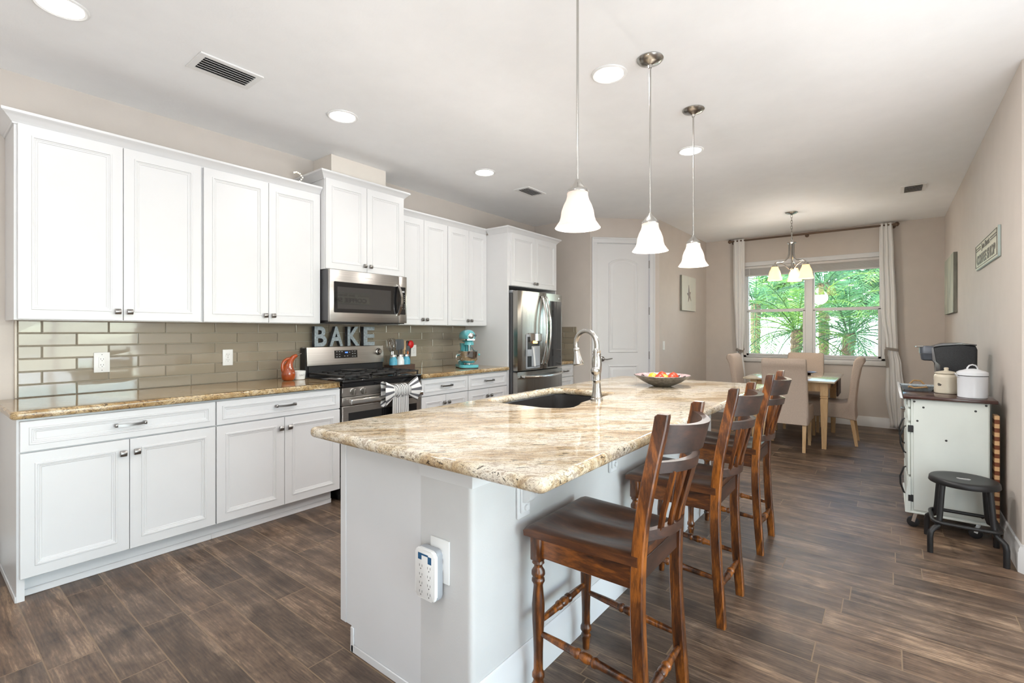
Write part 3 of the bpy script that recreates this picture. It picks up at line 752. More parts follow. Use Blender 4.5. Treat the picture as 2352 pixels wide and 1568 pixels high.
def slab(name, outer, holes, z0, z1, bev, m, base, label, cat):
    cu = bpy.data.curves.new('s', 'CURVE'); cu.dimensions = '2D'; cu.fill_mode = 'BOTH'; cu.bevel_depth = bev; cu.bevel_resolution = 3
    cu.extrude = (z1 - z0) / 2 - bev
    for pts in [offset_poly(outer, -bev)] + [offset_poly(h, bev) for h in holes]:
        sp = cu.splines.new('POLY'); sp.points.add(len(pts) - 1); sp.use_cyclic_u = True
        for q, p in zip(sp.points, pts): q.co = (p[0], p[1], 0, 1)
    o = bpy.data.objects.new('s', cu); C.objects.link(o); dg = bpy.context.evaluated_depsgraph_get()
    me = bpy.data.meshes.new_from_object(o.evaluated_get(dg)); bpy.data.objects.remove(o)
    me.transform(Matrix.Translation((-base[0], -base[1], (z0 + z1) / 2 - base[2])))
    me.name = name; me.materials.clear(); me.materials.append(m)
    me.polygons.foreach_set('use_smooth', [True] * len(me.polygons)); me.set_sharp_from_angle(angle=R(40))
    o = bpy.data.objects.new(name, me); C.objects.link(o); o.location = base
    return tag(o, label, cat)
ct0, ct1 = .8755, .915
YF = 3.216
slab('countertop', round_poly([(.325, YF), (2.056, YF), (2.056, YL - .003), (.325, YL - .003)], [.03, .004, 0, 0]), [], ct0, ct1, .014, M['granite_reflect'], (1.2, 3.54, ct0), 'gold granite countertop left of the range, browned by painted tile reflection', 'countertop')
slab('countertop', [(2.849, YF), (4.0635, YF), (4.0635, YL - .003), (2.849, YL - .003)], [], ct0, ct1, .014, M['granite_reflect'], (3.45, 3.54, ct0), 'gold granite countertop between the range and the refrigerator, browned by painted tile reflection', 'countertop')
slab('countertop', [(5.0515, YF), (5.4585, YF), (5.4585, YL - .003), (5.0515, YL - .003)], [], ct0, ct1, .014, M['granite_reflect'], (5.25, 3.54, ct0), 'short granite countertop right of the refrigerator', 'countertop')

# ================================================================== ISLAND
IX0, IX1, IY0, IY1 = 1.135, 3.79, 1.05, 1.785    # base
TX0, TX1, TY0, TY1 = 1.00, 3.83, .685, 1.805     # top
sink_out = [(1.985, 1.35), (1.985, 1.745), (2.73, 1.745), (2.73, 1.325), (2.50, 1.318), (2.36, 1.312), (2.25, 1.300), (2.17, 1.268), (2.08, 1.25), (2.02, 1.268)]
sink_out = sink_out[::-1]
hole = round_poly(sink_out, [.06, .04, .05, .06, .06, .03, .05, .075, .075, .07][::1], 5)
slab('island_countertop', round_poly([(TX0, TY0), (TX1, TY0), (TX1, TY1), (TX0, TY1)], .03), [hole], ct0, ct1, .0165, M['granite'], (2.4, 1.25, ct0), 'large cream granite island countertop with a cut-out for the sink', 'countertop')
isl = thing('kitchen_island', 'white kitchen island base with pale knee wall and brackets', 'kitchen island', (2.46, 1.4, 0))
b = MB(); y2 = 1.294
b.box(IX0 + .02, IX1, y2 - .1, IY1 - .0205, .102, .125); b.box(IX0 + .02, IX1, IY1 - .10, IY1 - .085, 0, .102)
for a, c in ((IX0 + .02, IX0 + .04), (1.90, 1.918), (2.80, 2.818), (IX1 - .02, IX1)): b.box(a, c, y2, IY1 - .0265, .125, ct0 - .0005)
b.box(IX0 + .04, IX1 - .02, IY1 - .026, IY1 - .0205, .125, ct0 - .0005)
b.build('cabinet_body', M['cab'], isl)
b = MB()
b.prism([(y2, 0), (IY1 - .072, 0), (IY1 - .072, .102), (IY1, .102), (IY1, ct0 - .0005), (y2, ct0 - .0005)], 'x', IX0, IX0 + .0195)
b.box(IX0 - .004, IX0, IY1 - .038, IY1, .102, ct0 - .0005, .0015); b.box(IX0 - .006, IX0 - .0005, y2 + .002, IY1 - .076, 0, .032, .003); b.box(IX0 - .006, IX0, IY1 - .092, IY1 - .072, 0, .1, .002)
b.build('end_panel', M['cab'], isl)
for i in range(3):
    a = IX0 + .03 + i * (IX1 - IX0 - .03) / 3; c = IX0 + .03 + (i + 1) * (IX1 - IX0 - .03) / 3
    T = Matrix.Rotation(PI, 4, 'Z')
    dd = panel_front(-c + .004, -a - .004, .112, .862, -(IY1)); 
    for vv in dd.bm.verts: vv.co = T @ vv.co
    dd.build('door', M['cab'], isl)
b = MB(); r_ = .022
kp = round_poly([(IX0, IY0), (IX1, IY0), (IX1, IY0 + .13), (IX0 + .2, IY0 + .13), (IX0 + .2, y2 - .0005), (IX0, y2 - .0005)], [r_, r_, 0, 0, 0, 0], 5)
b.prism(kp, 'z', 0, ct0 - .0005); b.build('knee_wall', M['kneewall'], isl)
b = MB(); b.loft(mitre([(IX1 + .0005, y2 - .001), (IX1 + .0005, IY0 - .0005), (IX0 + .03, IY0 - .0005)][::-1], base_prof(.15, .016))) if False else None
bp = [(IX0 - .0005, y2 - .03), (IX0 - .0005, IY0 - .0005), (IX1, IY0 - .0005)]
def grow_right(path, prof):     # same as mitre, on the right-hand side of the path
    return mitre(path[::-1], prof)
b = MB(); b.loft(mitre([(IX1, IY0 - .0005), (IX0 + .0, IY0 - .0005)], base_prof(.15, .016))); b.build('baseboard', M['trim'], isl)
b = MB(); cpz = ct0 - .001
pr = [(0, cpz - .085), (.006, cpz - .085), (.008, cpz - .06), (.016, cpz - .045), (.030, cpz - .026), (.036, cpz - .018), (.036, cpz), (0, cpz)]
b.loft(mitre([(IX0 + .14, IY0 - .0005), (IX0 - .0005, IY0 - .0005), (IX0 - .0005, y2)], pr)); b.build('corner_cornice', M['trim'], isl)
for x in (1.40, 2.12, 2.84, 3.56):
    b = MB(); zt = ct0 - .001
    b.box(x - .036, x + .036, IY0 - .012, IY0 - .0005, zt - .255, zt, .003); b.box(x - .026, x + .026, IY0 - .020, IY0 - .011, zt - .235, zt, .003)
    pf = [(IY0 - .018, zt), (IY0 - .20, zt), (IY0 - .20, zt - .028), (IY0 - .17, zt - .040), (IY0 - .125, zt - .060), (IY0 - .085, zt - .095), (IY0 - .06, zt - .14), (IY0 - .055, zt - .175), (IY0 - .035, zt - .195), (IY0 - .018, zt - .195)]
    b.prism(pf, 'x', x - .022, x + .022, .003); b.cyl((x, IY0 - .019, zt - .217), (x, IY0 - .028, zt - .217), .011, seg=14)
    b.build('corbel', M['trim'], isl)
# sink bowl
s = MB(); so = offset_poly(hole, .010); so2 = offset_poly(hole, .004)
loops = [[(x, y, z) for x, y in pl] for pl, z in ((so, ct0 - .0015), (so, ct0 - .012), (offset_poly(hole, .006), .66), (offset_poly(hole, -.02), .645), (offset_poly(hole, -.02), .655), (offset_poly(hole, .000), .668), (so2, ct0 - .003))]
rows = s.loft(loops, cap=False)
n_ = len(rows[0])
for i in range(n_): s.f([rows[-1][i], rows[-1][(i + 1) % n_], rows[0][(i + 1) % n_], rows[0][i]])
s.f(rows[3]); s.f(rows[4])
sk = solo(s, 'sink', M['sink'], 'dark undermount sink set into the island countertop', 'sink', base=(2.35, 1.5, .645))
d = MB(); d.lathe([(0, .045), (.004, .045), (.006, .03)], (0.02, .0, .0125), (.02, 0, 1), 20); d.build('drain', M['chrome'], sk)
# faucet
fx, fy = 2.352, 1.252
fa = thing('faucet', 'brushed nickel gooseneck faucet with pull-down spray head at the island sink', 'faucet', (fx, fy, ct1))
k = MB(); z = ct1 + .0005
k.lathe([(0, .034), (.010, .034), (.016, .029), (.020, .030), (.026, .028), (.05, .024), (.09, .0205), (.105, .0205), (.11, .023), (.115, .0205), (.14, .022), (.17, .0255), (.20, .027), (.225, .0255), (.245, .021), (.25, .023), (.257, .023), (.26, .020), (.268, .023), (.275, .020), (.278, .014)], (fx, fy, z), (fx, fy, z + 1), 24)
k.build('body', M['nickel'], fa)
sd_ = Vector((.22, .975, 0)).normalized()      # the spout reaches out over the bowl
k = MB(); pts = []; rr_ = .078; zc_ = z + .315
p0 = Vector((fx, fy, 0))
pts.append(p0 + Vector((0, 0, z + .27)))
for i in range(0, 15):
    a = R(180) * i / 14 * 1.10
    pts.append(p0 + sd_ * (rr_ - rr_ * math.cos(a)) + Vector((0, 0, zc_ - .012 + rr_ * 1.0 * math.sin(a))))
k.tube(pts, .0135, 14); k.build('spout', M['nickel'], fa)
e0 = pts[-1]; ed = (pts[-1] - pts[-2]).normalized()
k = MB(); k.lathe([(0, .0145), (.006, .0175), (.014, .0175), (.018, .015), (.03, .017), (.07, .025), (.088, .031), (.094, .031), (.098, .027)], e0 - ed * .004, e0 + ed, 20); k.build('spray_head', M['nickel'], fa)
k = MB(); hd_ = Vector((-.80, -.25, 0)).normalized(); hz = z + .165
q0 = p0 + Vector((0, 0, hz)) + hd_ * .018
k.lathe([(0, .012), (.010, .020), (.024, .025), (.038, .022), (.048, .012), (.050, .003)], q0, q0 + hd_, 18)
q1 = q0 + hd_ * .022 + Vector((0, 0, .018)); k.lathe([(0, .008), (.02, .0065), (.06, .006), (.09, .0085), (.098, .009), (.104, .005)], q1, q1 + Vector((.02, .0, 1)), 12)
k.build('lever_handle', M['nickel'], fa)

# outlet and surge protector on the island end
def outlet(org, right, label, two=True, group=None, wide=.07, tall=.117, big=False):
    """decora style duplex outlet; org = centre on the surface"""
    T = face_T(org, right, (0, 0, 1)); t = thing('wall_outlet', label, 'outlet', org, group)
    k = MB(T); k.box(-wide / 2, wide / 2, -tall / 2, tall / 2, 0, .006, .002, 2); k.build('cover_plate', M['plastic'], t)
    if big:
        k = MB(T); k.box(-.0165, .0165, -.0335, .0335, .0055, .009, .002)
        k.build('receptacle', M['plastic'], t)
        cs = (-.018, .018); zf = .0091
    else:
        k = MB(T)
        for cy in (-.0195, .0195): k.prism(round_poly([(-.0165, cy - .0145), (.0165, cy - .0145), (.0165, cy + .0145), (-.0165, cy + .0145)], .008, 4), 'z', .0055, .0085)
        k.build('receptacle', M['plastic'], t); cs = (-.0195, .0195); zf = .0086
    k = MB(T)
    for cy in cs:
        k.box(-.0075, -.0055, cy - .001, cy + .008, zf - .001, zf); k.box(.0055, .0075, cy - .001, cy + .007, zf - .001, zf); k.box(-.002, .002, cy - .009, cy - .005, zf - .001, zf)
    for cy in ((-.048, .048) if big else (0,)): k.box(-.002, .002, cy - .002, cy + .002, .0055, zf if not big else .0066)
    k.build('slots', M['slot'], t); return t
YT = YL - .001 - .0118
outlet((.787, YT, 1.1), (1, 0, 0), 'white outlet with square receptacle on the tile over the left base cabinet', big=True, wide=.078, tall=.124)
outlet((1.512, YT, 1.1), (1, 0, 0), 'white outlet on the tile left of the orange oil bottle')
outlet((3.285, YT, 1.096), (1, 0, 0), 'white outlet on the tile behind the utensil jars')
# islands end faces -x : right direction (seen from the camera) is -y
outlet((IX0 - .0005, 1.193, .52), (0, -1, 0), 'white outlet plate on the island end behind the surge protector', wide=.09, tall=.145)
sp_o = (IX0 - .0105, 1.222, .478)
T = face_T(sp_o, (0, -1, 0), (0, 0, 1)); sg = thing('surge_protector', 'white plug-in surge protector with blue label on the end of the island', 'surge protector', sp_o)
k = MB(T); k.prism(round_poly([(-.048, -.083), (.048, -.083), (.048, .083), (-.048, .083)], .016, 5), 'z', 0, .022, .003); k.build('back_shell', M['greyplastic'], sg)
k = MB(T); k.prism(round_poly([(-.048, -.083), (.048, -.083), (.048, .083), (-.048, .083)], .016, 5), 'z', .0222, .036, .005); k.build('front_cover', M['plastic'], sg)
k = MB(T)
for sx in (-1, 1):
    for r in range(4):
        cx, cy = sx * .02, .022 - r * .029
        k.box(cx - .007, cx - .0055, cy, cy + .008, .0355, .0363); k.box(cx + .0055, cx + .007, cy, cy + .008, .0355, .0363); k.box(cx - .0018, cx + .0018, cy - .008, cy - .0045, .0355, .0363)
k.build('slots', M['slot'], sg)
k = MB(T); k.box(-.033, -.016, .046, .068, .0358, .0366); k.box(.015, .032, .040, .064, .0358, .0366); k.box(-.017, .016, .062, .068, .0358, .0366); k.build('label_sticker', M['bluelab'], sg)

# ================================================================== APPLIANCES
# range
RX0, RX1 = 2.062, 2.844
rg = thing('gas_range', 'stainless gas range with black cooktop between the base cabinets', 'range', (2.453, 3.55, 0))
RF = 3.236
k = MB(); k.box(RX0, RX1, RF + .03, YL - .02, .05, .9); k.box(RX0 + .03, RX1 - .03, RF + .10, YL - .06, 0, .05); k.build('body', M['blackm'], rg)
k = MB(); k.box(RX0 + .004, RX1 - .004, RF - .006, 3.80, .9005, .922, .006, 2); k.box(RX0 + .004, RX1 - .004, RF - .004, RF + .029, .866, .9, .004); k.build('cooktop', M['black'], rg)
k = MB(); k.box(RX0 + .004, RX1 - .004, RF, RF + .029, .797, .865, .003); k.build('control_panel', M['steelh'], rg)
for x in (2.155, 2.245, 2.453, 2.66, 2.75):
    k = MB(); k.lathe([(0, .026), (.004, .026), (.006, .0225), (.012, .022)], (x, RF, .831), (x, RF - 1, .831), 20)
    k.prism(round_poly([(x - .0075, .809), (x + .0075, .809), (x + .0075, .853), (x - .0075, .853)], .004, 3), 'y', RF - .034, RF - .010, .002)
    k.build('knob', M['steel'], rg, sharp=45)
k = MB(); k.box(RX0 + .004, RX1 - .004, RF, RF + .029, .728, .793, .004); k.box(RX0 + .004, RX1 - .004, RF - .001, RF + .029, .20, .724, .004); k.build('oven_door', M['steelh'], rg)
od = rg.children[-1]
k = MB(); k.box(RX0 + .055, RX1 - .055, RF - .0045, RF - .0005, .30, .672, .0015); k.build('oven_window', M['dglass'], od)
k = MB()
for x in (RX0 + .07, RX1 - .07): k.box(x - .012, x + .012, RF - .045, RF, .742, .778, .004)
k.box(RX0 + .045, RX1 - .03, RF - .062, RF - .040, .740, .781, .005, 2); k.build('oven_handle', M['chrome'], od)
k = MB(); k.box(RX0 + .004, RX1 - .004, RF, RF + .029, .055, .195, .004); k.build('bottom_drawer', M['steelh'], rg)
# back guard
k = MB(); k.box(RX0 + .006, RX1 - .006, 3.775, YL - .02, .9, 1.155); k.box(RX0 + .03, RX1 - .03, 3.765, 3.776, .922, 1.0); k.build('back_guard', M['blackm'], rg)
k = MB(); k.prism([(3.752, 1.008), (3.752, 1.03), (3.762, 1.160), (3.83, 1.163), (3.83, 1.008)], 'x', RX0 + .012, RX1 - .012, .002); k.build('back_panel', M['steelh'], rg)
bpn = rg.children[-1]
T = face_T((0, 0, 0), (1, 0, 0), (0, 10 / 130., 1))
def pan(x, z, yo): return (x, 3.752 + (z - 1.03) * 10 / 130. + yo, z)
k = MB(); q = [pan(2.322, 1.061, -.0015), pan(2.548, 1.061, -.0015), pan(2.548, 1.128, -.0015), pan(2.322, 1.128, -.0015)]; k.loft([q, [(a, b + .004, c) for a, b, c in q]]); k.build('display_panel', M['dglass'], bpn)
k = MB()
for i, (x, z) in enumerate([(2.345, 1.118), (2.37, 1.118), (2.395, 1.118), (2.345, 1.095), (2.37, 1.095), (2.345, 1.074), (2.37, 1.074), (2.42, 1.078), (2.448, 1.078), (2.47, 1.11), (2.50, 1.118), (2.524, 1.118), (2.50, 1.097), (2.524, 1.097), (2.50, 1.074), (2.524, 1.074)]):
    a = pan(x, z, -.0018); k.box(a[0] - .006, a[0] + .006, a[1] - .0006, a[1] + .001, a[2] - .0022, a[2] + .0022)
k.build('button_print', M['dimtext'], bpn)
k = MB()
for x, h in ((2.428, .010), (2.438, .010), (2.447, .012)):
    a = pan(x, 1.109, -.0022); k.box(a[0] - .0035, a[0] + .0035, a[1] - .0006, a[1] + .001, a[2] - h / 2, a[2] + h / 2)
k.build('clock_digits', M['display'], bpn)
a = Vector(pan(2.775, 1.105, 0)); nrm = Vector((0, -1, .077))
k = MB(); k.lathe([(0, .032), (.006, .032), (.010, .028), (.012, .022), (.026, .021), (.030, .018)], a, a + nrm, 24); k.build('oven_dial', M['steel'], bpn)
# burners and grates
for i, (x, y, r) in enumerate([(2.23, 3.40, .045), (2.23, 3.64, .035), (2.453, 3.52, .05), (2.68, 3.40, .04), (2.68, 3.64, .045)]):
    k = MB(); k.lathe([(0, r + .012), (.006, r + .012), (.007, r), (.014, r), (.017, r - .006)], (x, y, .922), (x, y, 2), 20); k.build('burner', M['iron'], rg)
for x0, x1 in ((RX0 + .02, 2.325), (2.335, 2.571), (2.581, RX1 - .02)):
    k = MB(); z0, z1 = .944, .956; y0, y1 = RF + .012, 3.755
    for y in (y0, y1 - .014): k.box(x0, x1, y, y + .014, z0, z1, .003)
    for x in (x0, x1 - .014): k.box(x, x + .014, y0, y1, z0, z1, .003)
    xm_ = (x0 + x1) / 2
    k.box(x0, x1, (y0 + y1) / 2 - .006, (y0 + y1) / 2 + .006, z0, z1, .002); k.box(xm_ - .006, xm_ + .006, y0, y1, z0, z1, .002)
    for y in ((y0 * .75 + y1 * .25), (y0 * .25 + y1 * .75)):
        k.box(x0, xm_ - .03, y - .005, y + .005, z0, z1, .002); k.box(xm_ + .03, x1, y - .005, y + .005, z0, z1, .002)
    for x in (x0 + .004, x1 - .014):
        for y in (y0 + .002, y1 - .014): k.box(x, x + .01, y, y + .01, .922, z0)
    k.build('grate', M['iron'], rg)
# round burner cap cover resting on the back of the cooktop
k = MB(); k.lathe([(0, .09), (.004, .098), (.008, .098), (.010, .085)], (2.43, 3.645, .9575), (2.43, 3.645, 2), 28); solo(k, 'trivet', M['iron'], 'round dark metal trivet at the back of the black cooktop', 'trivet', base=(2.43, 3.645, .9575))

# microwave
mw = thing('microwave', 'stainless over-the-range microwave with dark window under the raised cabinet', 'microwave', (2.453, 3.65, 1.366))
MF = 3.42; m0, m1, mz0, mz1 = 2.074, 2.834, 1.368, 1.782
k = MB(); k.box(m0, m1, MF + .03, YL - .012, mz0 + .012, mz1 - .002); k.build('body', M['greymetal'], mw)
k = MB(); k.box(m0 + .01, m1 - .01, MF + .025, YL - .03, mz0 - .008, mz0 + .012); k.build('vent_grille', M['blackm'], mw)
xs = 2.742
k = MB(); k.box(m0, xs - .001, MF, MF + .0295, mz0, mz1, .004, 2); k.build('door', M['steelh'], mw); md = mw.children[-1]
k = MB(); k.box(xs + .001, m1, MF, MF + .0295, mz0, mz1, .004, 2); k.build('control_panel', M['steelh'], mw); mp_ = mw.children[-1]
k = MB(); k.prism(round_poly([(m0 + .035, mz0 + .075), (xs - .0005, mz0 + .075), (xs - .0005, mz1 - .095), (m0 + .035, mz1 - .095)], [.008, 0, 0, .008], 4), 'y', MF - .0022, MF + .002); k.build('door_glass', M['dglass'], md)
k = MB(); k.box(m0 + .065, xs - .085, MF - .0028, MF - .0020, mz0 + .105, mz1 - .135, .0003); k.build('window', M['midglass'], md)
k = MB(); k.prism(round_poly([(xs + .0005, mz0 + .075), (m1 - .016, mz0 + .075), (m1 - .016, mz1 - .095), (xs + .0005, mz1 - .095)], [0, .008, .008, 0], 4), 'y', MF - .0022, MF + .002); k.build('keypad', M['dglass'], mp_)
k = MB()
for r in range(8):
    for c_ in range(3):
        if r == 4: continue
        x = xs + .018 + c_ * .022; z = mz1 - .17 - r * .0165
        k.box(x - .0035, x + .0035, MF - .0028, MF - .002, z - .002, z + .002)
k.box(xs + .018, xs + .062, MF - .0028, MF - .002, mz1 - .142, mz1 - .128); k.build('key_print', M['dimtext'], mp_)
k = MB(); hx = xs - .018; loops = []
for i in range(17):
    t = -1 + 2 * i / 16; z = (mz0 + mz1) / 2 - .006 + t * .135; y = MF - .012 - .038 * (1 - t * t); w_ = .012
    loops.append([(hx - w_ + .012 * (1 - t * t), y - .006, z), (hx + w_ + .012 * (1 - t * t), y - .006, z), (hx + w_ + .012 * (1 - t * t), y + .006, z), (hx - w_ + .012 * (1 - t * t), y + .006, z)])
k.loft(loops)
for t in (-1, 1): k.box(hx - .012, hx + .012, MF - .014, MF - .001, (mz0 + mz1) / 2 - .006 + t * .128 - .01, (mz0 + mz1) / 2 - .006 + t * .128 + .01)
k.build('handle', M['chrome'], md)
text_obj('brand_print', 'Whirlpool', .017, M['logo'], front(2.43, MF - .0006, mz1 - .046), md, .0004)

# refrigerator
fr = thing('refrigerator', 'stainless french-door refrigerator with ice dispenser and dark glass panel', 'refrigerator', (4.565, 3.5, 0))
FX0, FX1, FY = 4.118, 5.012, 3.13; fm = 4.583
k = MB(); k.box(FX0 - .012, FX1 + .008, FY + .085, YL - .03, .03, 1.715); k.box(FX0, FX1, FY + .10, YL - .06, 0, .03); k.build('body', M['greymetal'], fr)
k = MB(); 
for x in (FX0 + .03, FX1 - .03): k.box(x - .026, x + .026, FY + .09, FY + .19, 1.7155, 1.745, .006)
k.build('hinge_cover', M['greyplastic'], fr)
def curved_door(x0, x1, z0, z1, curve=.014, cut=None):
    k = MB(); n = 10; loops = []
    xc_ = (FX0 + FX1) / 2; hw = (FX1 - FX0) / 2
    top = [];
    for i in range(n + 1):
        x = x0 + (x1 - x0) * i / n; u = (x - xc_) / hw; top.append((x, FY + curve * u * u))
    poly = top + [(x1, FY + .08), (x0, FY + .08)]
    k.prism(poly, 'z', z0, z1, .004, 2); return k
dl = curved_door(FX0, fm - .003, .864, 1.738).build('left_door', M['steel'], fr)
dr = curved_door(fm + .003, FX1, .864, 1.738).build('right_door', M['steel'], fr)
fd = curved_door(FX0, FX1, .06, .852).build('freezer_drawer', M['steel'], fr)
k = MB(); pts = [(4.688, FY - .002), (4.83, FY + .0035), (4.986, FY + .0095)]
k.loft([[(x, y, z) for (x, y) in pts] + [(x, y + .008, z) for (x, y) in pts[::-1]] for z in (.882, 1.652)]); k.build('glass_panel', M['dglass'], dr)
# dispenser
k = MB(); k.box(4.262, 4.520, FY - .004, FY + .012, .882, 1.262, .004); k.build('dispenser_bezel', M['greyplastic'], dl)
k = MB(); k.box(4.272, 4.510, FY - .0055, FY, .90, 1.235, .002); k.build('dispenser_recess', M['blackm'], dl)
k = MB(); k.box(4.35, 4.512, FY - .007, FY - .003, .905, 1.13, .002); k.build('recess_back', M['greyplastic'], dl)
k = MB(); k.prism([(FY + .0, 1.275), (FY - .03, 1.268), (FY - .03, 1.19), (FY - .018, 1.180), (FY, 1.182)], 'x', 4.305, 4.522, .003); k.build('control_block', M['chrome'], dl)
k = MB(); k.lathe([(0, .026), (.012, .030), (.022, .024)], (4.40, FY - .018, 1.160), (4.40, FY - .018, 2), 16); k.build('dispenser_lamp', M['amberlight'], dl)
k = MB(); k.tube([(4.372, FY - .012, 1.115), (4.385, FY - .014, 1.02), (4.40, FY - .014, .905)], [.010, .011, .013], 8); k.build('paddle', M['plastic'], dl)
k = MB(); k.box(4.264, 4.335, FY - .02, FY - .004, 1.02, 1.095, .003); k.build('ice_chute_cover', M['greyplastic'], dl)
def bow_handle(x, parent, z0, z1):
    k = MB(); pts = [(x, FY - .002, z0)]
    for i in range(15):
        t = -1 + 2 * i / 14; pts.append((x, FY - .022 - .060 * (1 - t * t), (z0 + z1) / 2 + t * (z1 - z0) / 2))
    pts.append((x, FY - .002, z1)); k.tube(pts, .0135, 10); k.build('handle', M['chrome'], parent)
bow_handle(fm - .038, dl, .925, 1.69); bow_handle(fm + .036, dr, .925, 1.69)
k = MB(); pts = [(FX0 + .07, FY, .80)] + [(FX0 + .07 + (FX1 - FX0 - .14) * (i / 12), FY - .030 - .038 * (1 - (2 * i / 12 - 1) ** 2), .80 - .012 * (1 - (2 * i / 12 - 1) ** 2)) for i in range(13)] + [(FX1 - .07, FY, .80)]
k.tube(pts, .016, 10); k.build('freezer_handle', M['chrome'], fd)
k = MB(); k.lathe([(0, .012), (.001, .012)], (4.925, FY + .006, 1.69), (4.925, FY - 1, 1.69), 18); k.build('round_emblem', M['logo'], dr)
text_obj('brand_print', 'LG', .016, M['logo'], front(4.955, FY + .0085, 1.69), dr, .0004)

# ================================================================== LAMPS
def spot_area(name, loc, r, power, col):
    d = bpy.data.lights.new(name, 'AREA'); d.shape = 'DISK'; d.size = r * 2; d.energy = power; d.color = col
    o = bpy.data.objects.new(name, d); C.objects.link(o); o.location = loc; return o
CANS = [(.453, 2.92, 'leftmost recessed downlight, partly cut off at the top left corner of the ceiling'),
        (1.860, 2.91, 'recessed downlight in the ceiling above the leftmost wall cabinets, right of the larger air vent'),
        (3.315, 2.91, 'recessed downlight nearest the small vent by the refrigerator'),
        (2.484, 1.245, 'recessed downlight between the first and second pendant rods'),
        (3.940, 1.254, 'recessed downlight seen behind the farthest pendant rod')]
can = None
for x, y, lab in CANS:
    if can is None:
        can = thing('recessed_light', lab, 'ceiling light', (0, 0, 0), 'recessed ceiling lights')
        k = MB(); k.lathe([(-.0005, .080), (-.0005, .100), (-.006, .099), (-.010, .090), (-.006, .080)], (0, 0, 0), (0, 0, 1), 32, cap=False); k.build('trim_ring', M['plastic'], can)
        k = MB(); k.lathe([(-.0065, .0805), (-.004, .0805)], (0, 0, 0), (0, 0, 1), 32); k.build('lens', M['lens'], can)
        can.location = (x, y, ZC)
    else: copy_tree(can, (x, y, ZC), label=lab)
    spot_area('downlight', (x, y, ZC - .02), .075, 2.5 if y > 2 else 16, (1, .97, .93))
for x, y in ((.3, 1.0), (1.0, -2.4), (-1.6, -2.4), (-1.6, .9)): spot_area('downlight', (x, y, ZC - .02), .075, 10, (1, .985, .96))  # unseen fill lamps without fixtures, added to brighten the room

PEND = [(1.745, 1.018, 'nearest pendant lamp, its frosted bell shade hanging left of the other two'),
        (2.482, 1.003, 'middle pendant lamp with a frosted bell shade in front of the pantry door'),
        (3.222, 1.008, 'farthest pendant lamp with a frosted bell shade right of the pantry door')]
pend = None
for x, y, lab in PEND:
    if pend is None:
        pend = thing('pendant_lamp', lab, 'pendant lamp', (0, 0, 0), 'pendant lamps above the island'); zb = 1.722 - ZC
        k = MB(); k.lathe([(-.0005, .068), (-.006, .070), (-.016, .062), (-.026, .040), (-.032, .018), (-.036, .012), (-.05, .009)], (0, 0, 0), (0, 0, 1), 28); k.build('canopy', M['nickel'], pend)
        k = MB(); k.cyl((0, 0, -.04), (0, 0, zb + .185), .0052, seg=10); k.build('rod', M['nickel'], pend)
        k = MB(); k.lathe([(.202, .008), (.194, .012), (.186, .017), (.172, .028), (.163, .037), (.155, .043), (.149, .045), (.146, .044)], (0, 0, zb), (0, 0, zb + 1), 24); k.build('cap', M['nickel'], pend)
        pr = [(.147, .040), (.132, .0405), (.115, .045), (.095, .055), (.07, .0635), (.045, .067), (.028, .072), (.012, .083), (0.0, .091)]
        k = MB(); k.lathe(pr + [(.001, .0925), (.003, .0925)] + [(t, r + .003) for t, r in pr[::-1]], (0, 0, zb), (0, 0, zb + 1), 32, cap=False); k.build('lamp_shade', M['shade'], pend)
        k = MB(); k.sphere((0, 0, zb + .055), .024, rz=.032); k.build('bulb', M['bulbw'], pend)
        pend.location = (x, y, ZC)
    else: copy_tree(pend, (x, y, ZC), label=lab)
    d = bpy.data.lights.new('pendant_glow', 'POINT'); d.energy = 13; d.shadow_soft_size = .03; d.color = (1, .95, .90)
    o = bpy.data.objects.new('pendant_glow', d); C.objects.link(o); o.location = (x, y, 1.60)

def vent(x0, x1, y0, y1, label, n, along='x'):
    t = thing('ceiling_vent', label, 'air vent', ((x0 + x1) / 2, (y0 + y1) / 2, ZC), 'ceiling air vents')
    z = ZC - .0005; f = .03
    k = MB(); 
    for a, b, c, d in ((x0, x1, y0, y0 + f), (x0, x1, y1 - f, y1), (x0, x0 + f, y0 + f, y1 - f), (x1 - f, x1, y0 + f, y1 - f)): k.box(a, b, c, d, z - .008, z)
    k.build('frame', M['plastic'], t)
    k = MB(); k.box(x0 + f, x1 - f, y0 + f, y1 - f, z - .001, z); k.build('backing', M['slot'], t)
    for i in range(n):
        u = (i + .5) / n; k = MB()
        if along == 'x':
            y = y0 + f + (y1 - y0 - 2 * f) * u; h = (y1 - y0 - 2 * f) / n * .47
            k.prism([(y - h, z - .016), (y - h + .002, z - .017), (y + h, z - .004), (y + h - .002, z - .003)], 'x', x0 + f, x1 - f)
        else:
            x = x0 + f + (x1 - x0 - 2 * f) * u; h = (x1 - x0 - 2 * f) / n * .47
            k.prism([(x - h, z - .016), (x - h + .002, z - .017), (x + h, z - .004), (x + h - .002, z - .003)], 'y', y0 + f, y1 - f)
        k.build('slat', M['plastic'], t)
vent(.975, 1.295, 2.815, 3.03, 'large white air vent above the leftmost wall cabinets', 6)
vent(3.90, 4.215, 2.84, 3.03, 'small white air vent in the ceiling in front of the refrigerator cabinet', 5)
vent(6.205, 6.52, -.30, -.10, 'white air vent in the ceiling by the right wall of the dining area', 6, 'y')

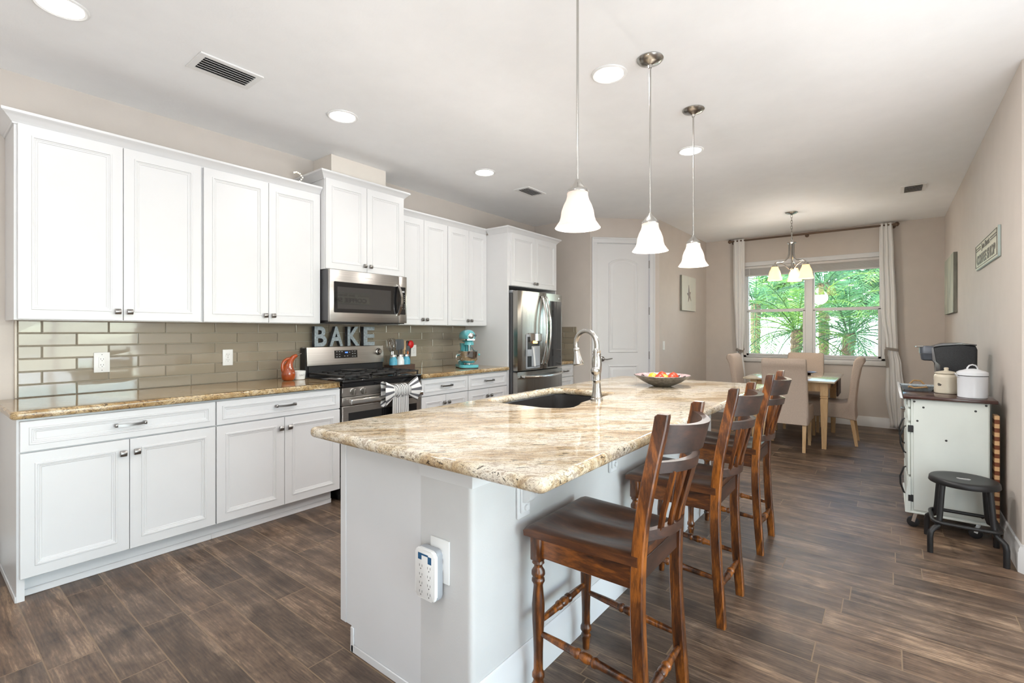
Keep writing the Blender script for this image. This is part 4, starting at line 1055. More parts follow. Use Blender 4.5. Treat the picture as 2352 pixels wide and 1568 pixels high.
# chandelier
chx, chy = 6.74, .93
chd = thing('chandelier', 'brushed nickel three-arm chandelier with glowing amber glass shades over the dining table', 'chandelier', (chx, chy, ZC))
k = MB(); k.lathe([(-.0005, .066), (-.006, .068), (-.018, .05), (-.026, .02), (-.034, .008)], (chx, chy, ZC), (chx, chy, ZC + 1), 24); k.build('canopy', M['nickel'], chd)
k = MB()
for i in range(9):
    zc = ZC - .05 - i * .034; a = 0 if i % 2 else PI / 2
    k.tube([(chx + .010 * math.cos(t) * math.cos(a), chy + .010 * math.cos(t) * math.sin(a), zc + .022 * math.sin(t)) for t in [2 * PI * j / 12 for j in range(13)]], .0028, 6)
k.build('chain', M['nickel'], chd)
k = MB(); k.lathe([(0, .012), (.012, .040), (.02, .050), (.026, .050), (.032, .022), (.05, .012), (.07, .006)], (chx, chy, 2.355), (chx, chy, 3), 20)
k.tube([(chx + .026 * math.cos(t), chy, 2.415 + .034 * math.sin(t)) for t in [2 * PI * j / 14 for j in range(15)]], .004, 6); k.build('hub', M['nickel'], chd)
k = MB(); k.tube([(chx + .04, chy, 2.40), (chx + .07, chy + .01, 2.44), (chx + .045, chy, 2.50), (chx + .02, chy, 2.42), (chx + .055, chy - .01, 2.39), (chx + .03, chy, 2.46)], .003, 6); k.build('looped_cord', M['wire'], chd)
for i in range(3):
    ca = R((170, 290, 50)[i])         # direction in the eye's frame turned into the room
    rt = Vector((math.sin(YAW), -math.cos(YAW), 0)); fw = Vector((math.cos(YAW), math.sin(YAW), 0)); dv = rt * math.cos(ca) + fw * math.sin(ca); c0 = Vector((chx, chy, 0))
    k = MB(); k.tube([c0 + dv * r + Vector((0, 0, z)) for r, z in ((.026, 2.36), (.026, 2.29), (.028, 2.24), (.040, 2.20), (.070, 2.165), (.115, 2.148), (.155, 2.148), (.180, 2.138), (.190, 2.115))], [.011, .011, .011, .010, .009, .008, .0075, .0075, .0075], 8); k.build('arm', M['nickel'], chd)
    k = MB(); k.tube([c0 + dv * r + Vector((0, 0, z)) for r, z in ((.022, 2.05), (.045, 2.075), (.08, 2.11), (.13, 2.135))], .007, 8); k.build('lower_arm', M['nickel'], chd)
    pc = c0 + dv * .190
    k = MB(); k.lathe([(2.125, .006), (2.112, .018), (2.095, .032), (2.085, .034)], pc, pc + Vector((0, 0, 1)), 18); k.build('shade_holder', M['nickel'], chd)
    pr = [(2.086, .033), (2.06, .040), (2.03, .055), (2.0, .062), (1.965, .066), (1.94, .074), (1.922, .080)]
    k = MB(); k.lathe(pr + [(t, r + .003) for t, r in pr[::-1]], pc, pc + Vector((0, 0, 1)), 24, cap=False); sh = k.build('lamp_shade', M['ambershade'], chd)
    k = MB(); k.sphere(pc + Vector((0, 0, 1.985)), .022, rz=.03); k.build('bulb', M['bulb'], sh)
k = MB(); k.lathe([(2.03, .004), (2.045, .018), (2.06, .022), (2.085, .016), (2.10, .008), (2.36, .006)], (chx, chy, 0), (chx, chy, 1), 16); k.build('finial', M['nickel'], chd)
d = bpy.data.lights.new('chandelier_glow', 'POINT'); d.energy = 20; d.shadow_soft_size = .12; d.color = (1, .93, .83)
o = bpy.data.objects.new('chandelier_glow', d); C.objects.link(o); o.location = (chx, chy, 1.88)

# ================================================================== BAR STOOLS
def stool_parts():
    t = thing('bar_stool', '', 'bar stool', (0, 0, 0), 'dark wooden bar stools along the island', world=False)
    ST = .61
    # saddle seat: lofted from front to back
    loops = []; n = 22
    for i in range(19):
        u = i / 18; y = .205 - u * .415; hw = .212 - .022 * u
        if i == 0: y -= .004
        rowt = []
        for j in range(n + 1):
            s_ = -1 + 2 * j / n; x = hw * s_
            dip = .016 * math.exp(-((abs(s_) - .42) / .30) ** 2) * math.sin(PI * min(1, max(0, (u - .02) / .98)) ** .8) + .006 * math.sin(PI * u) * (1 - s_ * s_)
            edge = .006 * max(0, abs(s_) - .93) / .07
            fr_ = .008 * (1 - min(1, u / .06)) ** 2
            rowt.append((x, y, ST - dip - edge - fr_))
        loops.append(rowt + [(hw - .004, y, ST - .034), (-hw + .004, y, ST - .034)])
    k = MB(); k.loft(loops); k.build('seat', M['seatwood'], t, sharp=40)
    yfr = .165; xfr = .170; xr = .1675
    def post_y(z):
        pts = [(0, -.232), (.25, -.212), (.45, -.203), (.60, -.206), (.72, -.218), (.90, -.252), (1.04, -.286)]
        for (za, ya), (zb_, yb) in zip(pts, pts[1:]):
            if z <= zb_: 
                q = (z - za) / (zb_ - za); return ya + (yb - ya) * q
        return pts[-1][1]
    for s_ in (-1, 1):
        loops = []
        for i in range(27):
            z = 1.04 * i / 26; y = post_y(z); y = (post_y(max(0, z - .05)) + y + post_y(min(1.04, z + .05))) / 3
            hw = .0165 if z < .98 else .0165 - .002 * (z - .98) / .06; hd = .0205 if z > .1 else .018 + .0025 * z / .1
            b_ = .004
            loops.append([(s_ * xr + a * hw, y + c_ * hd, z) for a, c_ in ((-1, -.8), (-.75, -1), (.75, -1), (1, -.8), (1, .8), (.75, 1), (-.75, 1), (-1, .8))])
        zt = 1.047; y = post_y(1.04)
        loops.append([(s_ * xr + a * .0125, y + c_ * .016, zt) for a, c_ in ((-1, -.8), (-.75, -1), (.75, -1), (1, -.8), (1, .8), (.75, 1), (-.75, 1), (-1, .8))])
        k = MB(); k.loft(loops); k.build('back_post', M['stoolwood'], t, sharp=30)
        k = MB(); k.box(s_ * xfr - .021, s_ * xfr + .021, yfr - .021, yfr + .021, .488, ST - .030, .003)
        pr = [(.488, .0195), (.478, .022), (.470, .015), (.462, .0155), (.450, .0235), (.438, .0245), (.428, .019), (.422, .0225), (.414, .0235), (.406, .0185), (.398, .0165), (.37, .019), (.33, .0225), (.28, .0215), (.22, .0185), (.16, .0165), (.11, .0165), (.098, .017), (.090, .0215), (.078, .0225), (.068, .0165), (.062, .0175), (.054, .0205), (.046, .0175), (.02, .0145), (0, .0135)]
        k.lathe(pr, (s_ * xfr, yfr, 0), (s_ * xfr, yfr, 1), 18); k.build('front_leg', M['stoolwood'], t, sharp=50)
        k = MB(); k.box(s_ * xr - .010, s_ * xr + .010, post_y(.53) + .012, yfr - .015, .500, ST - .033, .002); k.build('side_apron', M['apronwood'], t)
    k = MB(); k.box(-xfr + .018, xfr - .018, yfr - .012, yfr + .010, .512, ST - .034, .002); k.build('front_apron', M['railwood'], t)
    k = MB(); k.box(-xr + .012, xr - .012, post_y(.55) - .008, post_y(.55) + .012, .520, ST - .024, .002); k.build('rear_apron', M['railwood'], t)
    def turned(name, a, b, r=.0115):
        a, b = Vector(a), Vector(b); L = (b - a).length; h = L / 2
        pr = [(0, r * .75), (h * .45, r * 1.08), (h - .042, r * 1.18), (h - .036, r * 1.5), (h - .028, r * 1.5), (h - .022, r * 1.05), (h - .014, r * 1.35), (h, r * 1.5), (h + .014, r * 1.35), (h + .022, r * 1.05), (h + .028, r * 1.5), (h + .036, r * 1.5), (h + .042, r * 1.18), (L - h * .45, r * 1.08), (L, r * .75)]
        k = MB(); k.lathe(pr, a, b, 12); k.build(name, M['stoolwood'], t, sharp=50)
    for s_ in (-1, 1): turned('side_stretcher', (s_ * xfr, yfr, .232), (s_ * xr, post_y(.20), .205))
    turned('front_stretcher', (-xfr, yfr, .265), (xfr, yfr, .265)); turned('rear_stretcher', (-xr, post_y(.165), .165), (xr, post_y(.165), .165))
    def rail(name, z0, z1, bow, th, arch=0.0):
        loops = []
        for i in range(17):
            q = -1 + 2 * i / 16; x = q * (xr - .012); bw = bow * (1 - q * q); a = arch * (1 - q * q)
            y0, y1 = post_y(z0) - bw, post_y(z1) - bw
            loops.append([(x, y0 - th / 2, z0), (x, y0 + th / 2, z0), (x, y1 + th / 2, z1 - a), (x, y1 - th / 2, z1 - a)])
        k = MB(); k.loft(loops); k.build(name, M['railwood'], t, sharp=50)
    rail('crest_rail', .922, 1.014, .072, .026, .006); rail('middle_rail', .862, .897, .068, .024); rail('lower_rail', .648, .682, .052, .024)
    for i in range(5):
        x = -.096 + i * .048; q = x / xr; loops = []
        for j in range(9):
            z = .676 + (.866 - .676) * j / 8; bw = (.052 + .016 * j / 8) * (1 - q * q); y = post_y(z) - bw
            loops.append([(x - .013, y - .006, z), (x + .013, y - .006, z), (x + .013, y + .006, z), (x - .013, y + .006, z)])
        k = MB(); k.loft(loops); k.build('back_slat', M['stoolwood'], t, sharp=50)
    return t
bs = stool_parts(); bs['label'] = 'dark wooden bar stool nearest the viewer, in front of the corner of the island'; bs.location = (1.565, .808, 0)
copy_tree(bs, (2.387, .804, 0), label='middle one of the three dark wooden bar stools at the island')
copy_tree(bs, (3.252, .814, 0), label='farthest dark wooden bar stool, closest to the dining table')

# ================================================================== DINING SET
tb = thing('dining_table', 'natural wood dining table with pale glossy top in front of the window', 'table', (6.84, .905, 0))
x0, x1, y0, y1 = 6.19, 7.50, .45, 1.36
k = MB(); k.box(x0, x1, y0, y1, .732, .754, .006, 2); k.build('tabletop', M['palewoodh'], tb)
for a, b, c, d_ in ((x0 + .10, x1 - .10, y0 + .085, y0 + .105), (x0 + .10, x1 - .10, y1 - .105, y1 - .085), (x0 + .085, x0 + .105, y0 + .10, y1 - .10), (x1 - .105, x1 - .085, y0 + .10, y1 - .10)):
    k = MB(); k.box(a, b, c, d_, .63, .7318); k.build('apron', M['palewood'], tb)
for sx in (x0 + .105, x1 - .105):
    for sy in (y0 + .105, y1 - .105):
        k = MB(); sq = lambda h, z: [(sx - h, sy - h, z), (sx + h, sy - h, z), (sx + h, sy + h, z), (sx - h, sy + h, z)]
        k.loft([sq(.021, 0), sq(.034, .50), sq(.036, .545), sq(.031, .55), sq(.031, .556), sq(.037, .561), sq(.037, .570), sq(.031, .575), sq(.031, .581), sq(.036, .586), sq(.036, .7318)]); k.build('leg', M['palewood'], tb, smooth=False)
k = MB(); k.box(6.80, 7.22, y0 + .012, y0 + .03, .53, .7315, .004); k.build('drop_leaf_support', M['cratewood'], tb)
k = MB(); k.lathe([(0, .045), (.006, .045), (.012, .038), (.02, .07), (.034, .115), (.036, .115), (.026, .085), (.02, .04)], (7.0, .80, .7545), (7, .80, 2), 24); solo(k, 'serving_dish', M['carttop'], 'dark shallow footed dish on the dining table', 'dish', base=(7.0, .80, .7545))

def parsons():
    t = thing('dining_chair', '', 'chair', (0, 0, 0), 'slipcovered dining chairs', world=False)
    W_ = .225
    prof = [(.235, .30), (.245, .38), (.238, .455), (.215, .478), (.10, .482), (-.10, .476), (-.160, .49), (-.178, .56), (-.192, .72), (-.212, .88), (-.222, .945), (-.238, .982), (-.265, 1.002), (-.298, .998), (-.320, .975), (-.322, .94), (-.305, .91), (-.288, .87), (-.262, .72), (-.245, .55), (-.238, .42), (-.245, .29), (-.10, .305), (.10, .305)]
    def hw(z): return W_ - .012 * max(0, (z - .45)) / .55 + (.004 if z < .4 else 0)
    k = MB(); rows = []
    secs = [(-1, .86), (-.975, .95), (-.90, 1.0), (0, 1.0), (.90, 1.0), (.975, .95), (1, .86)]
    cx, cz = None, None
    def shrink(f):
        out = []; N = len(prof)
        d = (1 - f) * .10
        for i in range(N):
            a, b, c = Vector(prof[i - 1]), Vector(prof[i]), Vector(prof[(i + 1) % N])
            n = ((b - a).normalized() + (c - b).normalized()); n = Vector((-n.y, n.x)).normalized() if n.length > 1e-6 else Vector((0, 0))
            out.append((b.x + n.x * d, b.y + n.y * d))
        return out
    for s_, f_ in secs: rows.append([(s_ * hw(z), y, z) for y, z in shrink(f_)])
    k.loft(rows); k.build('slipcover', M['parson'], t, sharp=70)
    for s_ in (-1, 1):
        for y, splay in ((.20, 0), (-.205, -.045)):
            k = MB(); X = s_ * .188
            k.loft([[(X - h, y + dy - h, z), (X + h, y + dy - h, z), (X + h, y + dy + h, z), (X - h, y + dy + h, z)] for h, dy, z in ((.0145, splay, 0), (.019, 0, .31))]); k.build('leg', M['palewood'], t, smooth=False)
    return t
dc = parsons(); dc['label'] = 'beige slipcovered dining chair with its back to the viewer, behind the farthest bar stool'
dc.location = (6.21, .895, 0); dc.rotation_euler = (0, 0, -PI / 2)
copy_tree(dc, (6.85, .53, 0), 0.0, 'beige slipcovered dining chair on the right side of the table, seen from its side')
copy_tree(dc, (7.48, .90, 0), PI / 2, 'beige slipcovered dining chair at the far end of the table, backed against the window')
copy_tree(dc, (6.93, 1.36, 0), PI, 'beige slipcovered dining chair on the left side of the table, by the left curtain')

# ================================================================== CURTAINS
rod = thing('curtain_rod', 'bronze double curtain rod above the dining window', 'curtain rod', (8.07, .93, 2.70))
k = MB(); k.cyl((8.06, -.075, 2.70), (8.06, 1.945, 2.70), .011, seg=12); k.build('front_rod', M['bronze'], rod)
k = MB(); k.cyl((8.11, -.02, 2.70), (8.11, 1.89, 2.70), .007, seg=10); k.build('back_rod', M['bronze'], rod)
for y in (-.09, 1.96):
    k = MB(); k.lathe([(-.03, .012), (-.022, .016), (-.014, .026), (0, .031), (.014, .026), (.026, .008)], (8.06, y, 2.70), (8.06, y + (1 if y > 0 else -1), 2.70), 16); k.build('finial', M['bronze'], rod)
for y in (-.055, .93, 1.925):
    k = MB(); k.cyl((XW - .001, y, 2.69), (XW - .012, y, 2.69), .026, seg=16); k.cyl((XW - .010, y, 2.69), (8.055, y, 2.688), .008, seg=10); k.build('bracket', M['bronze'], rod)
def curtain(side, keys, label, tie_z):
    """keys: (z, y_left, y_right, fold depth)"""
    t = thing('curtain', label, 'curtain', (8.06, (keys[0][1] + keys[0][2]) / 2, keys[-1][0]), 'white curtains at the dining window')
    k = MB(); NF = 3; n = 60; rows = []
    def at(z):
        for a, b in zip(keys, keys[1:]):
            if b[0] <= z <= a[0]:
                q = (a[0] - z) / (a[0] - b[0]); q = q * q * (3 - 2 * q); return [a[i] + (b[i] - a[i]) * q for i in range(1, 4)]
        return keys[-1][1:]
    nz = 54
    for i in range(nz + 1):
        z = keys[0][0] + (keys[-1][0] - keys[0][0]) * i / nz; l, r, dp = at(z)
        row = []
        for j in range(n + 1):
            u = j / n; ph = 2 * PI * NF * u + .5 * math.sin(z * 2.1)
            row.append(k.v((8.06 - .002 + dp * math.cos(ph) * (.85 + .15 * math.sin(7 * u)), l + (r - l) * (u + .018 * math.sin(ph * 2)), z)))
        rows.append(row)
    for a, b in zip(rows, rows[1:]):
        for j in range(n): k.f([a[j], a[j + 1], b[j + 1], b[j]])
    o = k.build('cloth', M['canvasfab'], t, sharp=80); md_ = o.modifiers.new('thick', 'SOLIDIFY'); md_.thickness = .003
    l, r, dp = at(tie_z); cy = (l + r) / 2; hy = abs(l - r) / 2 + .006; hx = dp + .010
    k = MB(); k.loft([[(8.058 + (hx + e) * math.cos(a), cy + (hy + e) * math.sin(a), tie_z + dz + .010 * math.sin(a)) for a in [2 * PI * i / 24 for i in range(24)]] for dz, e in ((-.018, 0), (-.018, .003), (.018, .003), (.018, 0))], cap=False); k.build('tieback', M['tie'], t)
    k = MB()
    if side == 'r':
        pts = [(l + .002, tie_z), (l + .004, tie_z - .07), (l - .008, tie_z - .15), (l - .012, tie_z - .24)]
        k.loft([[(8.028, y - .016, z), (8.028, y + .018, z), (8.033, y + .018, z), (8.033, y - .016, z)] for y, z in pts])
    else:
        for s_ in (-1, 1): k.loft([[(8.025, cy - .02 + s_ * d, z + .012), (8.025, cy - .02 + s_ * d, z - .014), (8.030, cy - .02 + s_ * d, z - .014), (8.030, cy - .02 + s_ * d, z + .012)] for d, z in ((.002, tie_z), (.03, tie_z + .012 * s_), (.055, tie_z + .03))])
        k.loft([[(8.025, cy - .03 + d, z), (8.025, cy + d, z), (8.030, cy + d, z), (8.030, cy - .03 + d, z)] for d, z in ((.0, tie_z), (.01, tie_z - .05), (.03, tie_z - .10))])
    k.build('tie_tail', M['tie'], t)
curtain('l', [(2.725, 1.905, 1.745, .014), (2.0, 1.905, 1.742, .015), (1.35, 1.882, 1.748, .014), (1.0, 1.862, 1.768, .011), (.6, 1.88, 1.74, .014), (.03, 1.90, 1.72, .016)], 'white curtain panel at the left of the window, behind the left dining chair', 1.0)
curtain('r', [(2.725, .090, -.045, .014), (2.3, .092, -.062, .015), (1.6, .075, -.088, .015), (1.06, .018, -.098, .011), (.85, .020, -.135, .013), (.5, .030, -.165, .016), (.03, -.02, -.15, .016)], 'white curtain panel at the right of the window, behind the cart', 1.06)

# ================================================================== WALL ART, SWITCH
def canvas(x0, x1, z0, z1, yw, out, m, label, name='canvas_picture'):
    y0, y1 = (yw + .001, yw + .032) if out > 0 else (yw - .032, yw - .001)
    t = thing(name, label, 'picture', ((x0 + x1) / 2, yw, z0))
    k = MB(); k.box(x0, x1, y0, y1, z0, z1, .002); k.build('stretcher', M['artside'], t)
    k = MB(); yf2 = y1 + .0002 if out > 0 else y0 - .0022
    k.box(x0 + .001, x1 - .001, yf2, yf2 + .002, z0 + .001, z1 - .001); k.build('painted_front', m, t); return t
cv = canvas(6.90, 7.52, 1.597, 2.103, YN, -1, M['art1'], 'pale canvas with a grey starfish on the wall right of the pantry door')
k = MB(); ys = YN - .0345; cx, cz = 7.21, 1.835
pts = []
for i in range(10):
    a = R(100) + 2 * PI * i / 10 + (.12 if i % 2 else 0); r = (.19, .045, .13, .04, .15, .04, .16, .045, .11, .04)[i]
    pts.append((cx + r * math.cos(a) * .9, cz + r * math.sin(a)))
k.prism(round_poly(pts, .012, 3), 'y', ys - .0025, ys + .001); k.build('starfish', M['starfish'], cv)
canvas(6.75, 7.72, 1.492, 2.118, YR, 1, M['art2'], 'grey-green abstract canvas on the right wall, beyond the metal sign')
sg_ = thing('metal_sign', 'embossed cream metal coffee shop sign on the right wall', 'sign', (4.80, YR, 1.772))
sx0, sx1, sz0, sz1 = 4.315, 5.28, 1.772, 1.972; sy = YR + .017
k = MB(); k.box(sx0, sx1, YR + .001, sy - .0022, sz0, sz1, .002); k.build('rim', M['signedge'], sg_)
k = MB(); k.box(sx0 + .004, sx1 - .004, sy - .002, sy, sz0 + .004, sz1 - .004, .0008); k.build('face_plate', M['signcream'], sg_)
def sgn(x, z): return face_T((x, sy + .0002, z), (-1, 0, 0), (0, 0, 1))
sc_ = (sx0 + sx1) / 2
text_obj('large_lettering', 'COFFEE SHOP', .098, M['signtext'], sgn(sc_, sz0 + .062), sg_, .0018, 1.32, .0006, True)
text_obj('small_lettering', 'Java Street', .060, M['signtext'], sgn(sc_ - .01, sz0 + .150), sg_, .0018, 1.30, .0004)
k = MB()
for a, b in ((sx0 + .03, sc_ - .22), (sc_ + .22, sx1 - .03)):
    for z in (sz0 + .142, sz0 + .158): k.box(a, b, sy, sy + .003, z - .003, z + .003)
k.build('ruled_lines', M['signtext'], sg_)
k = MB(); bd = .014
for a, b, c, d_ in ((sx0 + bd, sx1 - bd, sz0 + bd, sz0 + bd + .004), (sx0 + bd, sx1 - bd, sz1 - bd - .004, sz1 - bd), (sx0 + bd, sx0 + bd + .004, sz0 + bd, sz1 - bd), (sx1 - bd - .004, sx1 - bd, sz0 + bd, sz1 - bd)): k.box(a, b, sy, sy + .003, c, d_)
k.build('raised_border', M['signtext'], sg_)
T = face_T((6.272, YN - .0005, 1.108), (1, 0, 0), (0, 0, 1)); sw = thing('light_switch', 'white rocker light switch on the wall right of the pantry door', 'switch', (6.272, YN, 1.108))
k = MB(T); k.box(-.036, .036, -.058, .058, 0, .006, .002); k.build('cover_plate', M['plastic'], sw)
k = MB(T); k.box(-.0165, .0165, -.033, .033, .0055, .010, .002); k.build('rocker', M['plastic'], sw)

# ================================================================== THINGS ON THE LEFT COUNTER
for ch_, xa, xb, lab in (('B', 2.150, 2.262, 'first'), ('A', 2.288, 2.418, 'second'), ('K', 2.462, 2.588, 'third'), ('E', 2.628, 2.748, 'last')):
    me = text_mesh(ch_, .2, .02, .001, True)
    xs_ = [v.co.x for v in me.vertices]; ys_ = [v.co.y for v in me.vertices]
    kx = (xb - xa) / (max(xs_) - min(xs_)); ky = .172 / (max(ys_) - min(ys_))
    me.transform(Matrix.Diagonal((kx, ky, 1, 1)) @ Matrix.Translation((-(max(xs_) + min(xs_)) / 2, -min(ys_), 0)))
    me.transform(face_T((0, 0, 0), (1, 0, 0), (0, 0, 1))); me.name = 'metal_letter'
    bm = bmesh.new(); bm.from_mesh(me); bmesh.ops.recalc_face_normals(bm, faces=bm.faces)
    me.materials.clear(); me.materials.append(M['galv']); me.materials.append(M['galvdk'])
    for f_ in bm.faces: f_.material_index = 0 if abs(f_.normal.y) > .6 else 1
    bm.to_mesh(me); bm.free()
    o = bpy.data.objects.new('metal_letter', me); C.objects.link(o); o.location = ((xa + xb) / 2, 3.796, 1.1645)
    tag(o, 'galvanised metal letter %s standing on the back of the range, %s of four' % (ch_, lab), 'letter', 'metal letters on the range')
# orange oil bottle
ob = thing('oil_bottle', 'orange glazed gourd-shaped oil bottle with steel pourer on the left counter', 'bottle', (1.858, 3.64, .9155))
bx_, by_, bz_ = 1.858, 3.64, .9155
k = MB(); k.tube([(bx_ + a, by_, bz_ + z) for a, z in ((0, 0), (0, .004), (0, .02), (0, .045), (-.001, .07), (-.002, .09), (.002, .112), (.010, .135), (.022, .158), (.038, .176), (.054, .186), (.066, .190))], [.030, .040, .049, .052, .049, .043, .034, .026, .021, .018, .0155, .013], 22); k.build('body', M['orangecer'], ob, sharp=60)
k = MB(); k.tube([(bx_ + a, by_ + .0, bz_ + z) for a, z in ((.010, .168), (-.012, .165), (-.034, .150), (-.046, .125), (-.047, .100), (-.040, .075))], [.012, .0115, .011, .011, .012, .014], 12); k.build('handle', M['orangecer'], ob, sharp=60)
k = MB(); k.tube([(bx_ + .064, by_, bz_ + .190), (bx_ + .080, by_, bz_ + .194), (bx_ + .105, by_, bz_ + .204)], [.008, .0045, .0035], 10); k.build('pourer', M['chrome'], ob)
sc0 = (1.955, 3.655, .9155); slt = thing('salt_cup', 'small white ceramic salt cup beside the orange oil bottle', 'cup', sc0)
k = MB(); k.lathe([(0, .034), (.003, .040), (.05, .045), (.066, .046), (.068, .044), (.066, .042), (.05, .041), (.02, .036), (.012, .01)], sc0, (sc0[0], sc0[1], 2), 28); k.build('cup', M['whitecer'], slt)
text_obj('lettering', 'SALT', .020, M['dimtext'], face_T((sc0[0] - .003, sc0[1] - .0462, sc0[2] + .036), (1, 0, 0), (0, .05, 1)), slt, .0006)
# crate with jars and utensils
cr = thing('wooden_crate', 'dark wooden crate holding three painted jars right of the range', 'crate', (2.984, 3.705, .9155))
cx0, cx1, cy0, cy1, cz0, cz1 = 2.850, 3.118, 3.64, 3.77, .9155, .976
k = MB(); k.box(cx0, cx1, cy0, cy1, cz0, cz0 + .008); k.build('bottom_board', M['cratewood'], cr)
for a, b, c, d_ in ((cx0, cx1, cy0, cy0 + .010), (cx0, cx1, cy1 - .010, cy1), (cx0, cx0 + .010, cy0 + .0102, cy1 - .0102), (cx1 - .010, cx1, cy0 + .0102, cy1 - .0102)):
    k = MB(); k.box(a, b, c, d_, cz0 + .0082, cz1, .0015); k.build('side_board', M['cratewood'], cr)
JAR = [(2.906, 'bluejar', 'blue painted jar with whisks, left in the dark crate'), (2.990, 'whitecer', 'white painted jar between two blue jars in the dark crate'), (3.064, 'bluejar', 'blue painted jar holding the red ladle, right in the dark crate')]
jz = cz0 + .0085
for x, mm, lab in JAR:
    t = thing('mason_jar', lab, 'jar', (x, 3.705, jz), 'painted jars in the crate')
    k = MB(); k.lathe([(0, .034), (.004, .038), (.085, .038), (.10, .036), (.112, .030), (.122, .029), (.148, .029), (.148, .0265), (.11, .027), (.02, .034)], (x, 3.705, jz), (x, 3.705, 2), 24); k.build('glass_body', M[mm], t)
    k = MB(); k.lathe([(.128, .0305), (.128, .0325), (.146, .0325), (.1495, .0305)], (x, 3.705, jz), (x, 3.705, 2), 24, cap=False); k.build('lid_ring', M['nickel'], t)
def whisk(x, y, lean, label):
    t = thing('whisk', label, 'whisk', (x, y, jz + .03), 'utensils in the jars')
    b0 = Vector((x, y, jz + .03)); d_ = Vector(lean).normalized()
    k = MB(); k.tube([b0, b0 + d_ * .15], .006, 8); k.build('handle', M['chrome'], t)
    u, w_ = k.frame(d_) if False else (Vector((1, 0, 0)), d_.cross(Vector((1, 0, 0))).normalized())
    k = MB()
    for i in range(5):
        a = PI * i / 5; e = u * math.cos(a) + w_ * math.sin(a); top = b0 + d_ * .15
        k.tube([top + d_ * (.125 * math.sin(PI * q)) ** 1 * 1.0 + e * (.030 * math.sin(2 * PI * q) * (1 if True else 0)) if False else top + d_ * (.062 - .062 * math.cos(2 * PI * q)) + e * (.034 * math.sin(2 * PI * q)) for q in [j / 16 for j in range(17)]], .0013, 5)
    k.build('wire_head', M['chrome'], t)
whisk(2.892, 3.695, (-.10, .02, 1), 'steel balloon whisk leaning left in the left blue jar')
whisk(2.914, 3.712, (.02, .05, 1), 'steel balloon whisk upright in the left blue jar')
def flat_tool(name, cat, x, y, lean, hm, bm_, label, hw, hl, L=.17, slots=0, edge=.012):
    t = thing(name, label, cat, (x, y, jz + .03), 'utensils in the jars'); b0 = Vector((x, y, jz + .03)); d_ = Vector(lean).normalized()
    k = MB(); k.tube([b0, b0 + d_ * L], .0055, 8); k.build('handle', M[hm], t)
    r_ = Vector((.85, -.5, 0)); r_ = (r_ - d_ * r_.dot(d_)).normalized(); n_ = d_.cross(r_); top = b0 + d_ * (L - .01)
    k = MB()
    def plate(x0, x1, y0, y1, rr):
        pl = round_poly([(x0, y0), (x1, y0), (x1, y1), (x0, y1)], rr, 3)
        k.loft([[top + r_ * a + d_ * b + n_ * s_ for a, b in pl] for s_ in (-.003, .003)])
    if slots:
        plate(-hw, hw, 0, hl * .35, edge)
        for i in range(slots):
            a = -hw + (2 * hw) * (i + .5) / slots; plate(a - hw / slots * .55, a + hw / slots * .55, hl * .3, hl, .002)
    else: plate(-hw, hw, 0, hl, edge)
    k.build('blade', M[bm_], t)
flat_tool('spatula', 'spatula', 2.975, 3.70, (-.04, .03, 1), 'dgrey', 'dgrey', 'charcoal silicone spatula on the left in the white jar', .026, .105)
flat_tool('spoonula', 'spatula', 3.004, 3.705, (.03, .06, 1), 'blackm', 'blackm', 'black rounded turner on the right in the white jar', .027, .105, edge=.022)
flat_tool('wooden_fork', 'fork', 3.052, 3.71, (-.03, .05, 1), 'palewood', 'palewood', 'light wooden slotted fork in the right blue jar', .024, .09, slots=4, edge=.006)
flat_tool('basting_brush', 'brush', 3.070, 3.695, (.03, .0, 1), 'orange', 'blackm', 'orange-handled black spatula in the right blue jar', .018, .06, L=.15)
def ladle(x, y, lean, label, m1, m2, r_):
    t = thing('ladle', label, 'ladle', (x, y, jz + .03), 'utensils in the jars'); b0 = Vector((x, y, jz + .03)); d_ = Vector(lean).normalized()
    k = MB(); k.tube([b0, b0 + d_ * .2], .0055, 8); k.build('handle', M[m1], t)
    k = MB(); k.sphere(b0 + d_ * .215, r_, r_ * .55, r_ * 1.15); k.build('bowl', M[m2], t)
ladle(3.088, 3.70, (.16, .03, 1), 'red ladle leaning right in the right blue jar', 'blackm', 'red', .034)
ladle(3.082, 3.718, (.09, .05, 1), 'black ladle beside the red ladle in the right blue jar', 'blackm', 'blackm', .030)

# stand mixer, facing the island
mx, my, mz = 3.665, 3.46, .9155
mxr = thing('stand_mixer', 'aqua stand mixer with steel bowl on the counter left of the refrigerator', 'mixer', (mx, my, mz))
k = MB(); ol = round_poly([(mx - .105, my - .145), (mx + .105, my - .145), (mx + .098, my + .155), (mx - .098, my + .155)], [.085, .085, .05, .05], 8)
k.loft([[(x, y, z) for x, y in offset_poly(ol, d_)] for d_, z in ((-.004, mz + .007), (0, mz + .012), (0, mz + .030), (-.006, mz + .036))]); k.build('base', M['aqua'], mxr)
k = MB(); k.loft([[(x, y, z) for x, y in offset_poly(ol, -.006)] for z in (mz, mz + .0068)]); k.build('foot_pad', M['blackm'], mxr)
k = MB(); loops = []
for z, w_, d0, d1 in ((.035, .072, .02, .135), (.08, .060, .035, .128), (.16, .050, .040, .122), (.22, .052, .035, .122), (.255, .056, .020, .125)):
    loops.append([(x, y, mz + z) for x, y in round_poly([(mx - w_, my + d0), (mx + w_, my + d0), (mx + w_, my + d1), (mx - w_, my + d1)], .024, 5)])
k.loft(loops)
for s_ in (-.028, 0, .028): k.box(mx + s_ - .006, mx + s_ + .006, my + .018, my + .04, mz + .05, mz + .235, .004)
k.build('column', M['aqua'], mxr, sharp=50)
k = MB(); loops = []
